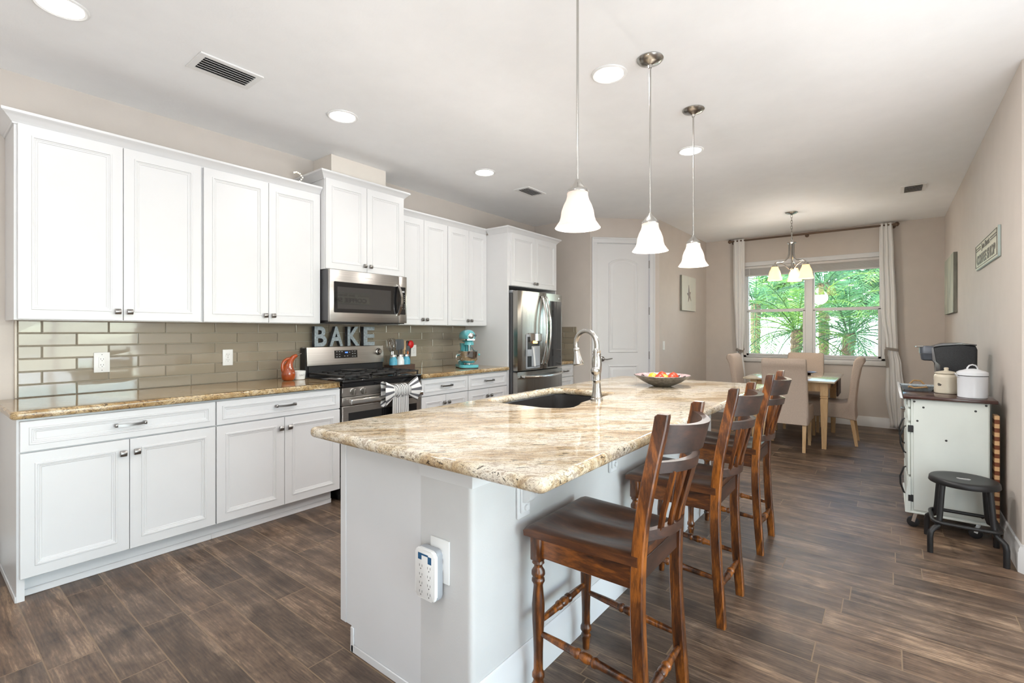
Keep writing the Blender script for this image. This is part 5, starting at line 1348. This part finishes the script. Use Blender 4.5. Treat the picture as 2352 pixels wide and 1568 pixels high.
for i in range(17):
    u = i / 16; y = my - .155 + .30 * u
    rr = .073 * (1 - (abs(u - .52) / .56) ** 3.2) ** .5 if 0 < u < 1 else .02
    rr = max(rr, .036); loops.append([(mx + rr * math.cos(2 * PI * j / 24), y, mz + .325 + rr * 1.0 * math.sin(2 * PI * j / 24) * (1.0 if math.sin(2 * PI * j / 24) > 0 else .85)) for j in range(24)])
k.loft(loops); k.lathe([(-.015, .050), (.0, .050), (.02, .046)], (mx, my - .075, mz + .255), (mx, my - .075, 9), 20); k.build('motor_head', M['aqua'], mxr, sharp=50)
k = MB(); loops = []
for i in range(17):
    u = i / 16; y = my - .158 + .305 * u; rr = .0745 * (1 - (abs(u - .52) / .57) ** 3.2) ** .5 if 0 < u < 1 else .03; rr = max(rr, .038)
    loops.append([(mx + rr, y, mz + .288), (mx + rr + .002, y, mz + .301), (mx - rr - .002, y, mz + .301), (mx - rr, y, mz + .288)])
k.loft(loops); k.build('trim_band', M['chrome'], mxr)
k = MB(); k.lathe([(0, .030), (.012, .030), (.016, .024)], (mx, my - .150, mz + .334), (mx, my - 9, mz + .334), 22); k.build('hub_cap', M['chrome'], mxr)
k = MB(); k.cyl((mx + .045, my - .145, mz + .336), (mx + .045, my - .170, mz + .336), .011); k.build('hub_knob', M['blackm'], mxr)
for s_ in (-1, 1):
    k = MB(); k.tube([(mx + s_ * .045, my + .05, mz + .125), (mx + s_ * .10, my + .0, mz + .135), (mx + s_ * .112, my - .05, mz + .135)], .008, 8); k.sphere((mx + s_ * .114, my - .05, mz + .137), .012); k.build('bowl_arm', M['aqua'], mxr)
bc = (mx, my - .055, mz + .038)
k = MB(); k.lathe([(0, .045), (.004, .050), (.012, .047), (.02, .062), (.05, .092), (.09, .102), (.135, .1035), (.137, .1045), (.139, .1025), (.09, .099), (.05, .088), (.022, .055)], bc, (bc[0], bc[1], 9), 32); k.build('mixing_bowl', M['chrome'], mxr)
k = MB(); k.tube([(mx - .100, my - .075, mz + .150), (mx - .135, my - .085, mz + .135), (mx - .138, my - .085, mz + .10), (mx - .12, my - .08, mz + .075), (mx - .094, my - .075, mz + .085)], .005, 8); k.build('bowl_handle', M['chrome'], mxr)
k = MB(); k.cyl((mx, my - .075, mz + .252), (mx, my - .075, mz + .10), .006); k.tube([(mx, my - .075, mz + .18), (mx + .04, my - .075, mz + .15), (mx + .045, my - .075, mz + .10), (mx, my - .075, mz + .075), (mx - .045, my - .075, mz + .10), (mx - .04, my - .075, mz + .15), (mx, my - .075, mz + .18)], .004, 6); k.build('beater', M['chrome'], mxr)
k = MB(); k.tube([(mx + .055, my + .03, mz + .215), (mx + .085, my + .0, mz + .16)], .004, 6); k.build('lift_lever', M['chrome'], mxr)

mxr.rotation_euler = (0, 0, R(-32))

# towel bow tied to the oven handle
tw = thing('dish_towel', 'black and white striped dish towel tied in a bow on the oven handle', 'towel', (2.56, RF - .05, .76))
def cloth(name, rows, m, th=.004):
    me = bpy.data.meshes.new(name); nr, nc = len(rows), len(rows[0]); off = Vector(tw['_off'])
    vs = [Vector(p) - off for r in rows for p in r]
    fs = [(i * nc + j, i * nc + j + 1, (i + 1) * nc + j + 1, (i + 1) * nc + j) for i in range(nr - 1) for j in range(nc - 1)]
    me.from_pydata([tuple(v) for v in vs], [], fs); uv = me.uv_layers.new(name='uv')
    for l in me.loops:
        i, j = divmod(l.vertex_index, nc); uv.data[l.index].uv = (j / (nc - 1), i / (nr - 1))
    me.polygons.foreach_set('use_smooth', [True] * len(me.polygons)); me.materials.append(m)
    o = bpy.data.objects.new(name, me); C.objects.link(o); o.parent = tw
    md_ = o.modifiers.new('thick', 'SOLIDIFY'); md_.thickness = th; md_.offset = 0; return o
xc_ = 2.565; yk = RF - .082
rows = []
for i in range(15):
    a = 2 * PI * i / 14; row = []
    for j in range(22):
        u = -1 + 2 * j / 21; x = xc_ + u * .085
        r_ = .050 + .007 * math.sin(u * 12) - .006 * u * u
        row.append((x, yk + .026 + (.040 + .003 * math.sin(u * 9)) * math.sin(a), .806 + r_ * math.cos(a)))
    rows.append(row)
cloth('knot', rows, M['towel'])
for s_ in (-1, 1):
    rows = []
    for i in range(25):
        a = 2 * PI * i / 24; row = []
        for j in range(10):
            u = j / 9; x = xc_ + s_ * (.070 + .105 * u + (.012 * math.sin(a * 3)) * u)
            hz_ = .034 + .066 * u ** .8; dp_ = .020 + .020 * math.sin(PI * min(1, u * 1.15) * .5)
            row.append((x, yk + .016 + dp_ * math.sin(a) + .006 * math.sin(a * 5) * u, .806 - .014 * u * (1 if s_ < 0 else -.3) + hz_ * math.cos(a)))
        rows.append(row)
    cloth('bow_loop', rows, M['towelbow'])
rows = []
for i in range(18):
    u = i / 17; z = .785 - .36 * u; row = []
    for j in range(26):
        q = -1 + 2 * j / 25; row.append((xc_ - .008 + q * (.080 + .014 * u), yk + .012 - .010 * math.cos(q * 7 + u) * (.5 + .5 * u), z + .008 * math.sin(q * 2)))
    rows.append(row)
cloth('tail', rows, M['towel'])

# ================================================================== BOWL OF FRUIT ON THE ISLAND
b0 = (3.262, 1.232, .9155)
k = MB(); pr = [(0, .05), (.002, .062), (.012, .088), (.032, .128), (.055, .163), (.072, .186), (.074, .189), (.078, .187)]
k.lathe(pr + [(.076, .183), (.058, .158), (.036, .122), (.018, .084), (.010, .05)], b0, (b0[0], b0[1], 9), 48)
fb = thing('fruit_bowl', 'wide shallow etched metal bowl of fruit on the far part of the island', 'bowl', b0)
k.build('bowl', [M['bowlout']], fb, sharp=60)
k = MB(); k.lathe([(.0772, .1835), (.060, .1595), (.038, .1235), (.020, .086), (.0115, .05)], b0, (b0[0], b0[1], 9), 48, cap=False); k.build('inner_glaze', M['pinkin'], fb)
k = MB()
for i in range(14):
    a = 2 * PI * i / 14; c0 = Vector((b0[0] + .150 * math.cos(a), b0[1] + .150 * math.sin(a), b0[2] + .056)); e1 = Vector((-math.sin(a), math.cos(a), 0)); e2 = Vector((math.cos(a) * .74, math.sin(a) * .74, .66))
    k.tube([c0 + e1 * (.024 * (1 - t / 14.) * math.cos(t * .75)) + e2 * (.020 * (1 - t / 14.) * math.sin(t * .75)) for t in range(13)], .0028, 5)
k.build('scroll_relief', M['pewter'], fb)
FR = [(-.075, -.03, 'fruitred', 'apple', 'red apple at the left of the fruit bowl', .034), (-.03, .045, 'fruityel', 'orange', 'orange-yellow fruit at the back of the fruit bowl', .037), (.0, -.055, 'fruityel', 'orange', 'orange-yellow fruit at the front of the fruit bowl', .034), (.05, .04, 'fruitred', 'apple', 'red apple at the back right of the fruit bowl', .036), (.065, -.025, 'fruitred', 'apple', 'red apple at the right of the fruit bowl', .035), (-.045, -.085, 'fruitred', 'apple', 'red apple at the front left of the fruit bowl', .031)]
FR = [(-.078, -.012), (-.008, .062), (.0, -.016), (.072, .028), (.066, -.055), (-.045, -.085)]
FRD = [('apple', 'fruitred', 'red apple at the left of the fruit bowl', .034), ('orange', 'fruityel', 'yellow fruit at the back of the fruit bowl', .036), ('orange', 'fruityel', 'yellow fruit in the middle of the fruit bowl', .034), ('apple', 'fruitred', 'red apple at the back right of the fruit bowl', .036), ('apple', 'fruitred', 'red apple at the right of the fruit bowl', .034), ('apple', 'fruitred', 'red apple at the front of the fruit bowl', .031)]
for (dx, dy), (nm, mm, lab, r_) in zip(FR, FRD):
    rd = math.hypot(dx, dy); zz = .0115 + max(0, rd - .05) * .30 + r_ + .004
    c0 = (b0[0] + dx, b0[1] + dy, b0[2] + zz)
    k = MB(); k.sphere((0, 0, 0), r_, r_, r_ * .93, 18, 12); k.lathe([(r_ * .86, .002), (r_ * 1.1, .0015)], (0, 0, 0), (.1, 0, 1), 6)
    o = solo(k, nm, M[mm], lab, 'fruit', 'fruit in the bowl'); o.location = c0

# ================================================================== CART AND WHAT STANDS ON IT
cartb = thing('kitchen_cart', 'distressed white rolling kitchen cart with dark wood top against the right wall', 'cart', (4.46, -.29, 0))
KX0, KX1, KY0, KY1, KZ0, KZ1 = 4.105, 4.83, -.488, -.118, .115, .852
k = MB(); k.box(KX0, KX1, KY0, KY1, KZ0, KZ1); k.build('body', M['cart'], cartb)
k = MB(); k.box(KX0 - .006, KX0 - .0002, KY0 + .004, KY1 - .012, KZ0 + .012, KZ1 - .004, .002); k.build('side_panel', M['cart'], cartb)
k = MB(); k.box(KX0 - .010, KX1 + .01, KY0 - .004, KY1 + .03, KZ0 - .012, KZ0 + .0, .003); k.prism([(KY1 + .001, KZ0), (KY1 + .03, KZ0), (KY1 + .028, KZ0 + .10), (KY1 + .012, KZ0 + .22), (KY1 + .001, KZ0 + .22)], 'x', KX0 - .008, KX0 + .05); k.build('plinth', M['cart'], cartb)
k = MB(); k.box(KX0 - .035, KX1 + .02, KY0 - .035, KY1 + .040, KZ1 + .0005, KZ1 + .0225, .006, 2); k.build('top_board', M['carttop'], cartb)
k = MB(); k.prism([(KY1 + .041, KZ1 - .002), (KY1 + .056, KZ1 + .004), (KY1 + .064, KZ1 + .045), (KY1 + .050, KZ1 + .045)], 'x', KX0 - .032, KX1 + .02, .002); k.build('front_rail', M['trim'], cartb)
for z0_, z1_, nm in ((.70, .785, 'drawer'), (.79, .848, 'drawer'), (.345, .69, 'door'), (.135, .335, 'door')):
    for xa, xb in (((KX0 + .012, (KX0 + KX1) / 2 - .003), ((KX0 + KX1) / 2 + .003, KX1 - .012)) if nm == 'door' and z0_ > .3 else ((KX0 + .012, KX1 - .012),)):
        k = MB(); k.box(xa, xb, KY1 + .0005, KY1 + .018, z0_ + .003, z1_ - .003, .003); k.box(xa + .03, xb - .03, KY1 + .018, KY1 + .022, z0_ + .016, z1_ - .016, .002); o = k.build(nm, M['cart'], cartb)
        h = MB(); xm_ = (xa + xb) / 2
        if nm == 'drawer':
            h.tube([(xm_ - .045, KY1 + .02, (z0_ + z1_) / 2), (xm_ - .03, KY1 + .042, (z0_ + z1_) / 2 - .002), (xm_ + .03, KY1 + .042, (z0_ + z1_) / 2 - .002), (xm_ + .045, KY1 + .02, (z0_ + z1_) / 2)], .0055, 8)
            h.build('cup_pull', M['pewter'], o)
        else:
            xh = xa + .07; zc = (z0_ + z1_) / 2 + .05
            if z1_ - z0_ < .25: zc = z1_ - .04
            h.tube([(xh, KY1 + .020, zc - .09), (xh, KY1 + .034, zc - .085), (xh, KY1 + .052, zc - .03), (xh, KY1 + .054, zc + .02), (xh, KY1 + .034, zc + .085), (xh, KY1 + .020, zc + .09)], .0055, 8)
            h.build('door_pull', M['blackm'], o)
for z in (.655, .20):
    k = MB(); k.box(KX0 - .0085, KX0 + .002, KY1 - .012, KY1 + .016, z - .022, z + .022, .002); k.build('hinge', M['blackm'], cartb)
for y, z in ((-.135, .835), (-.472, .838), (-.18, .80), (-.425, .80), (-.29, .60), (-.15, .71), (-.455, .15)):
    k = MB(); k.lathe([(0, .0065), (.001, .0065), (.0016, .004)], (KX0 - .0062, y, z), (KX0 - 9, y, z), 10); k.build('screw_cap', M['slot'], cartb)
for x in (KX0 + .05, KX1 - .05):
    for y in (KY0 + .04, KY1 - .03):
        k = MB(); k.box(x - .020, x + .020, y - .020, y + .020, KZ0 - .018, KZ0 - .0122); k.prism([(y - .006, .10), (y + .014, .10), (y + .028, .04), (y + .010, .034)], 'x', x - .017, x - .0135); k.prism([(y - .006, .10), (y + .014, .10), (y + .028, .04), (y + .010, .034)], 'x', x + .0135, x + .017); o = k.build('caster', M['chrome'], cartb)
        k = MB(); k.lathe([(-.011, .026), (-.009, .033), (.009, .033), (.011, .026)], (x, y + .018, .0335), (x + 1, y + .018, .0335), 20); k.build('wheel', M['blackm'], o)
k = MB(); k.prism([(4.118, .002), (4.20, .002), (4.20, .78), (4.118, .78)], 'y', -.534, -.510, .004)
sb = solo(k, 'butcher_block_board', M['stripes'], 'striped two-tone wooden board standing between the cart and the wall', 'board', base=(4.16, -.522, .002))
CT = KZ1 + .023
# coffee maker
cm = thing('coffee_maker', 'black single-cup coffee maker at the back of the cart', 'coffee maker', (4.69, -.33, CT))
k = MB(); k.box(4.605, 4.765, -.485, -.195, CT, CT + .020, .006, 2); k.build('drip_base', M['blackm'], cm)
k = MB(); pf = [(-.485, CT + .0205), (-.30, CT + .0205), (-.295, CT + .18), (-.262, CT + .20), (-.255, CT + .30), (-.30, CT + .318), (-.40, CT + .324), (-.478, CT + .318), (-.488, CT + .29)]
k.prism(pf, 'x', 4.600, 4.770, .012, 3); k.build('body', M['coffee'], cm)
k = MB(); pf = [(-.262, CT + .302), (-.30, CT + .3205), (-.40, CT + .3265), (-.482, CT + .3185), (-.484, CT + .326), (-.40, CT + .337), (-.30, CT + .333), (-.252, CT + .312)]
k.prism(pf, 'x', 4.596, 4.774, .004, 2); k.prism([(-.300, CT + .0205), (-.278, CT + .0205), (-.272, CT + .186), (-.252, CT + .204), (-.246, CT + .30), (-.26, CT + .302), (-.268, CT + .20), (-.294, CT + .18)], 'x', 4.598, 4.772, .003); k.build('silver_band', M['coffeesil'], cm)
k = MB(); pl = round_poly([(4.612, -.262), (4.758, -.262), (4.745, -.182), (4.625, -.182)], [.004, .004, .04, .04], 6)
k.loft([[(x, y, CT + z) for x, y in offset_poly(pl, d_)] for d_, z in ((-.022, .205), (-.010, .212), (-.004, .255), (0, .257), (0, .298), (-.006, .312))]); k.build('brew_head', M['coffeeblu'], cm)
k = MB(); k.tube([(4.63, -.205, CT + .308), (4.645, -.168, CT + .306), (4.685, -.155, CT + .304), (4.725, -.168, CT + .306), (4.74, -.205, CT + .308)], .005, 8); k.build('lift_handle', M['chrome'], cm)
# cream crock
c0 = (4.375, -.310, CT); ck = thing('cream_crock', 'cream stoneware crock with knobbed lid on the cart', 'crock', c0)
k = MB(); k.lathe([(0, .056), (.003, .062), (.014, .065), (.018, .0635), (.026, .0655), (.032, .064), (.09, .0645), (.096, .0655), (.102, .064), (.108, .0655), (.120, .063), (.130, .056), (.132, .05)], c0, (c0[0], c0[1], 9), 32); k.build('body', M['cream'], ck)
k = MB(); k.lathe([(.1325, .05), (.1335, .060), (.138, .061), (.144, .052), (.151, .025), (.153, .013), (.158, .011), (.168, .0135), (.173, .011), (.175, .004)], c0, (c0[0], c0[1], 9), 28); k.build('lid', M['cream'], ck)
nv = Vector((-.80, .60, 0)); q = Vector(c0) + nv * .0642 + Vector((0, 0, .060))
k = MB(); k.tube([q + Vector((-.6 * s_, -.8 * s_, 0)) * 1.0 + Vector((0, 0, z)) + nv * .001 for s_, z in ((-.009, .004), (-.003, .009), (.004, .006), (.004, -.004), (-.004, -.006), (-.008, -.001), (-.002, .002), (.008, -.005), (.011, .004))], .0022, 6); k.build('painted_mark', M['slot'], ck)
# enamel canister
c0 = (4.195, -.420, CT); en = thing('enamel_canister', 'white enamel lidded canister at the near corner of the cart', 'canister', c0)
k = MB(); k.lathe([(0, .068), (.003, .071), (.135, .0725), (.137, .0735), (.139, .070)], c0, (c0[0], c0[1], 9), 36); k.build('body', M['enamel'], en)
k = MB(); k.lathe([(.1365, .0745), (.1385, .0745), (.1395, .0735)], c0, (c0[0], c0[1], 9), 36, cap=False); k.build('dark_rim_line', M['slot'], en)
k = MB(); k.lathe([(.1396, .072), (.141, .0755), (.160, .0745), (.168, .062), (.173, .045), (.180, .030), (.183, .008)], c0, (c0[0], c0[1], 9), 36); lid = k.build('lid', M['enamel'], en)
hd2 = Vector((.62, -.78, 0)); k = MB(); k.tube([Vector(c0) + hd2 * a + Vector((0, 0, z)) for a, z in ((-.034, .172), (-.032, .188), (-.020, .202), (0, .207), (.020, .202), (.032, .188), (.034, .172))], .0045, 8); k.build('lid_handle', M['enamel'], lid)
k = MB(); k.prism([(0, .132), (.020, .150), (.020, .157), (0, .157)], 'x', -.012, .012, .002)
spx = Vector((-.35, .94, 0)); T = face_T(Vector(c0) + spx * .070, (-spx.y, spx.x, 0), (0, 0, 1))
k.bm.free(); k = MB(); e1 = Vector((-spx.y, spx.x, 0)); A = Vector(c0) + spx * .068
k.loft([[A + e1 * (w_ * s_) + spx * o_ + Vector((0, 0, z)) for s_, o_, z in ((-1, 0, .118), (1, 0, .118), (.25, d_, .152), (-.25, d_, .152))] for w_, d_ in ((.016, .026), (.012, .020))]); k.build('spout', M['enamel'], en)
# tray
c0 = Vector((4.495, -.165, CT)); tr = thing('metal_tray', 'small galvanised tray with jute rope handles at the front of the cart', 'tray', tuple(c0))
def rect(hx, hy, z): return [(c0.x - hx, c0.y - hy, c0.z + z), (c0.x + hx, c0.y - hy, c0.z + z), (c0.x + hx, c0.y + hy, c0.z + z), (c0.x - hx, c0.y + hy, c0.z + z)]
k = MB(); k.loft([rect(.048, .072, 0), rect(.072, .100, .036), rect(.070, .098, .036), rect(.046, .070, .003)]); k.build('pan', M['galv'], tr, smooth=False)
for s_ in (-1, 1):
    k = MB(); X = s_ * .066
    k.tube([(c0.x + X, c0.y - .05, c0.z + .024), (c0.x + X + s_ * .010, c0.y - .045, c0.z + .030), (c0.x + X + s_ * .016, c0.y - .02, c0.z + (.060 if s_ > 0 else .026)), (c0.x + X + s_ * .016, c0.y + .02, c0.z + (.060 if s_ > 0 else .020)), (c0.x + X + s_ * .010, c0.y + .045, c0.z + .030), (c0.x + X, c0.y + .05, c0.z + .024)], .006, 8); k.build('rope_handle', M['rope'], tr)
# step stool
s0 = (3.892, -.352); ss = thing('step_stool', 'low black metal stool with round seat and foot ring in front of the cart', 'stool', (s0[0], s0[1], 0))
SZ = .425
k = MB(); k.lathe([(SZ - .032, .150), (SZ - .034, .157), (SZ - .030, .160), (SZ - .008, .157), (SZ - .002, .152), (SZ, .145), (SZ - .001, .12), (SZ - .004, .06), (SZ - .005, .03), (SZ - .012, .03), (SZ - .012, .14)], (s0[0], s0[1], 0), (s0[0], s0[1], 1), 40); k.build('seat', M['blackm'], ss, sharp=60)
k = MB(); k.prism([(s0[0] + a, s0[1] + b) for a, b in round_poly([(-.010, -.032), (.010, -.032), (.010, .032), (-.010, .032)], .009, 4)], 'z', SZ - .008, SZ - .0035); k.build('grip_slot', M['dimtext'], ss)
for sx in (-1, 1):
    for sy in (-1, 1):
        k = MB(); P = lambda a, z: (s0[0] + sx * a, s0[1] + sy * a, z)
        k.tube([P(.098, SZ - .012), P(.105, .33), P(.112, .22), P(.116, .175), P(.124, .150), P(.140, .138), P(.154, .122), P(.158, .095), P(.158, 0)], .0145, 12); k.build('leg', M['blackm'], ss)
k = MB(); rp = round_poly([(-.145, -.145), (.145, -.145), (.145, .145), (-.145, .145)], .055, 7)
k.tube([(s0[0] + a, s0[1] + b, .176) for a, b in rp + [rp[0]]], .0105, 10); k.build('foot_ring', M['blackm'], ss)

# ================================================================== OUTSIDE THE DINING WINDOW
k = MB(); k.box(XW + .25, 30, -14, 16, -.2, -.12); o = solo(k, 'ground', M['gravel'], 'pale ground outside the dining window', 'ground', base=(19, 1, -.2)); o['kind'] = 'structure'
k = MB(); k.box(-16, XW + .2, -22, YB0 - .16, -.2, -.13); o = struct(k, 'ground_rear', M['gravel'])
k = MB(); k.box(-22, XL0 - .16, -22, 16, -.2, -.13); o = struct(k, 'ground_side', M['gravel'])
fe = thing('garden_fence', 'white vinyl fence behind the palms outside the window', 'fence', (14.6, 1.5, -.12))
k = MB()
for i in range(60): k.box(14.6, 14.63, -6 + i * .25, -6 + i * .25 + .246, -.10, 1.62)
k.build('boards', M['fence'], fe)
k = MB(); k.box(14.57, 14.66, -6, 9, 1.60, 1.68); k.build('top_rail', M['fence'], fe)
def frond_into(k, base, az, elev, L, droop, leaf=.30, n=30):
    pts = []; p = Vector(base); a = elev; st = L / 14
    d_h = Vector((math.cos(az), math.sin(az), 0))
    for i in range(15):
        pts.append(p.copy()); p = p + (d_h * math.cos(a) + Vector((0, 0, math.sin(a)))) * st; a -= droop / 14 * (.5 + i / 9.)
    k.tube(pts, [.010 * (1 - .85 * i / 14) + .002 for i in range(15)], 5)
    side = Vector((-math.sin(az), math.cos(az), 0))
    for i in range(n):
        u = .10 + .88 * i / n; f_ = u * 14; j = min(13, int(f_)); q = pts[j].lerp(pts[j + 1], f_ - j); tg = (pts[j + 1] - pts[j]).normalized(); up = side.cross(tg).normalized() * -1
        if up.z < 0: up = -up
        ll = leaf * (math.sin(PI * min(1, .18 + u * .80)) ** .6) * random.uniform(.85, 1.1)
        for s_ in (-1, 1):
            dr = (side * s_ * random.uniform(.75, .95) + tg * random.uniform(.45, .75) + up * random.uniform(-.05, .30)).normalized(); w_ = tg * .0095
            m_ = q + dr * ll * .5 + Vector((0, 0, -.015)); e = q + dr * ll + Vector((0, 0, -.06 * ll / .3))
            a1, a2 = k.v(q - w_ * .4), k.v(q + w_ * .4); b1, b2 = k.v(m_ - w_), k.v(m_ + w_); c_ = k.v(e)
            k.f([a1, a2, b2, b1]); k.f([b1, b2, c_])
def palm(x, y, h, nf, L, label, m, lean=(0, 0), seed=1, leaf=.30, rt=.085, skip=None):
    random.seed(seed); t = thing('pygmy_palm', label, 'palm', (x, y, -.12), 'palms outside the window')
    k = MB(); n = 12; pts = [(x + lean[0] * (i / n) ** 1.5, y + lean[1] * (i / n) ** 1.5, -.12 + (h + .12) * i / n) for i in range(n + 1)]
    loops = []
    for i, p in enumerate(pts):
        for e in (0, 1):
            loops.append([(p[0] + (rt * (1.1 if e else .92) + .02 * (i / n)) * math.cos(2 * PI * j / 12) * random.uniform(.9, 1.1), p[1] + (rt * (1.1 if e else .92) + .02 * (i / n)) * math.sin(2 * PI * j / 12) * random.uniform(.9, 1.1), p[2] + e * .045) for j in range(12)])
    k.loft(loops); k.build('trunk', M['trunk'], t, smooth=False)
    k = MB(); top = Vector(pts[-1])
    for i in range(nf):
        az = i * 2.39996; el = R(78) - R(105) * (i / nf) ** 1.1
        frond_into(k, top + Vector((.05 * math.cos(az), .05 * math.sin(az), .02)), az + random.uniform(-.2, .2), el, L * random.uniform(.85, 1.1), R(random.uniform(70, 110)), leaf)
    k.build('fronds', m, t, smooth=False)
    return t
palm(10.55, 1.42, 1.28, 30, 1.75, 'nearer palm with a visible trunk in the left window pane', M['frond'], (.0, -.06), 3)
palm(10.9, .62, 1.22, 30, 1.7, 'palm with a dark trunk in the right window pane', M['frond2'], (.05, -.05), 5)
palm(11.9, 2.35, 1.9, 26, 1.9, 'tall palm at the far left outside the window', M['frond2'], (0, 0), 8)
palm(12.2, -.35, 2.1, 26, 1.9, 'tall palm at the right edge outside the window', M['frond'], (0, 0), 11)
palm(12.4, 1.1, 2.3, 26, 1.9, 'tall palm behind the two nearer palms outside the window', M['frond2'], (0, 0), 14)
random.seed(21)
def bush(x, y, z0, rx, ry, rz, n, m, label, size=.11, name='leafy_shrub', extra=None):
    t = thing(name, label, 'shrub', (x, y, -.12), 'shrubs outside the window')
    k = MB()
    for i in range(n):
        a, b = random.uniform(0, 2 * PI), math.acos(random.uniform(-1, 1)); r_ = random.uniform(.55, 1.0)
        c = Vector((x + rx * r_ * math.sin(b) * math.cos(a), y + ry * r_ * math.sin(b) * math.sin(a), z0 + rz * r_ * math.cos(b)))
        d1 = Vector((random.gauss(0, 1), random.gauss(0, 1), random.gauss(0, .6))).normalized(); d2 = d1.cross(Vector((random.gauss(0, 1), random.gauss(0, 1), random.gauss(0, 1)))).normalized()
        s_ = size * random.uniform(.6, 1.2); k.f([k.v(c - d1 * s_), k.v(c - d2 * s_ * .35), k.v(c + d1 * s_), k.v(c + d2 * s_ * .35)])
    k.build('foliage', m, t, smooth=False)
    k = MB(); k.tube([(x, y, -.12), (x, y, z0)], .03, 8); k.build('stem', M['trunk'], t)
    return t
bush(11.2, -.28, .80, .38, .42, .85, 900, M['hedge'], 'bright croton shrub low at the right side of the window', .13)
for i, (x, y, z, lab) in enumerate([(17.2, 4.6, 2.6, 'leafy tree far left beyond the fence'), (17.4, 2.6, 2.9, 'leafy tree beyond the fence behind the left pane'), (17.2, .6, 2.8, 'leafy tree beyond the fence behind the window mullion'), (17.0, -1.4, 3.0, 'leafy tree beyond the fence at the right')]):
    bush(x, y, z, .9, .93, 1.9, 2400, M['hedge'] if i % 2 else M['frond2'], lab, .17, 'background_tree')
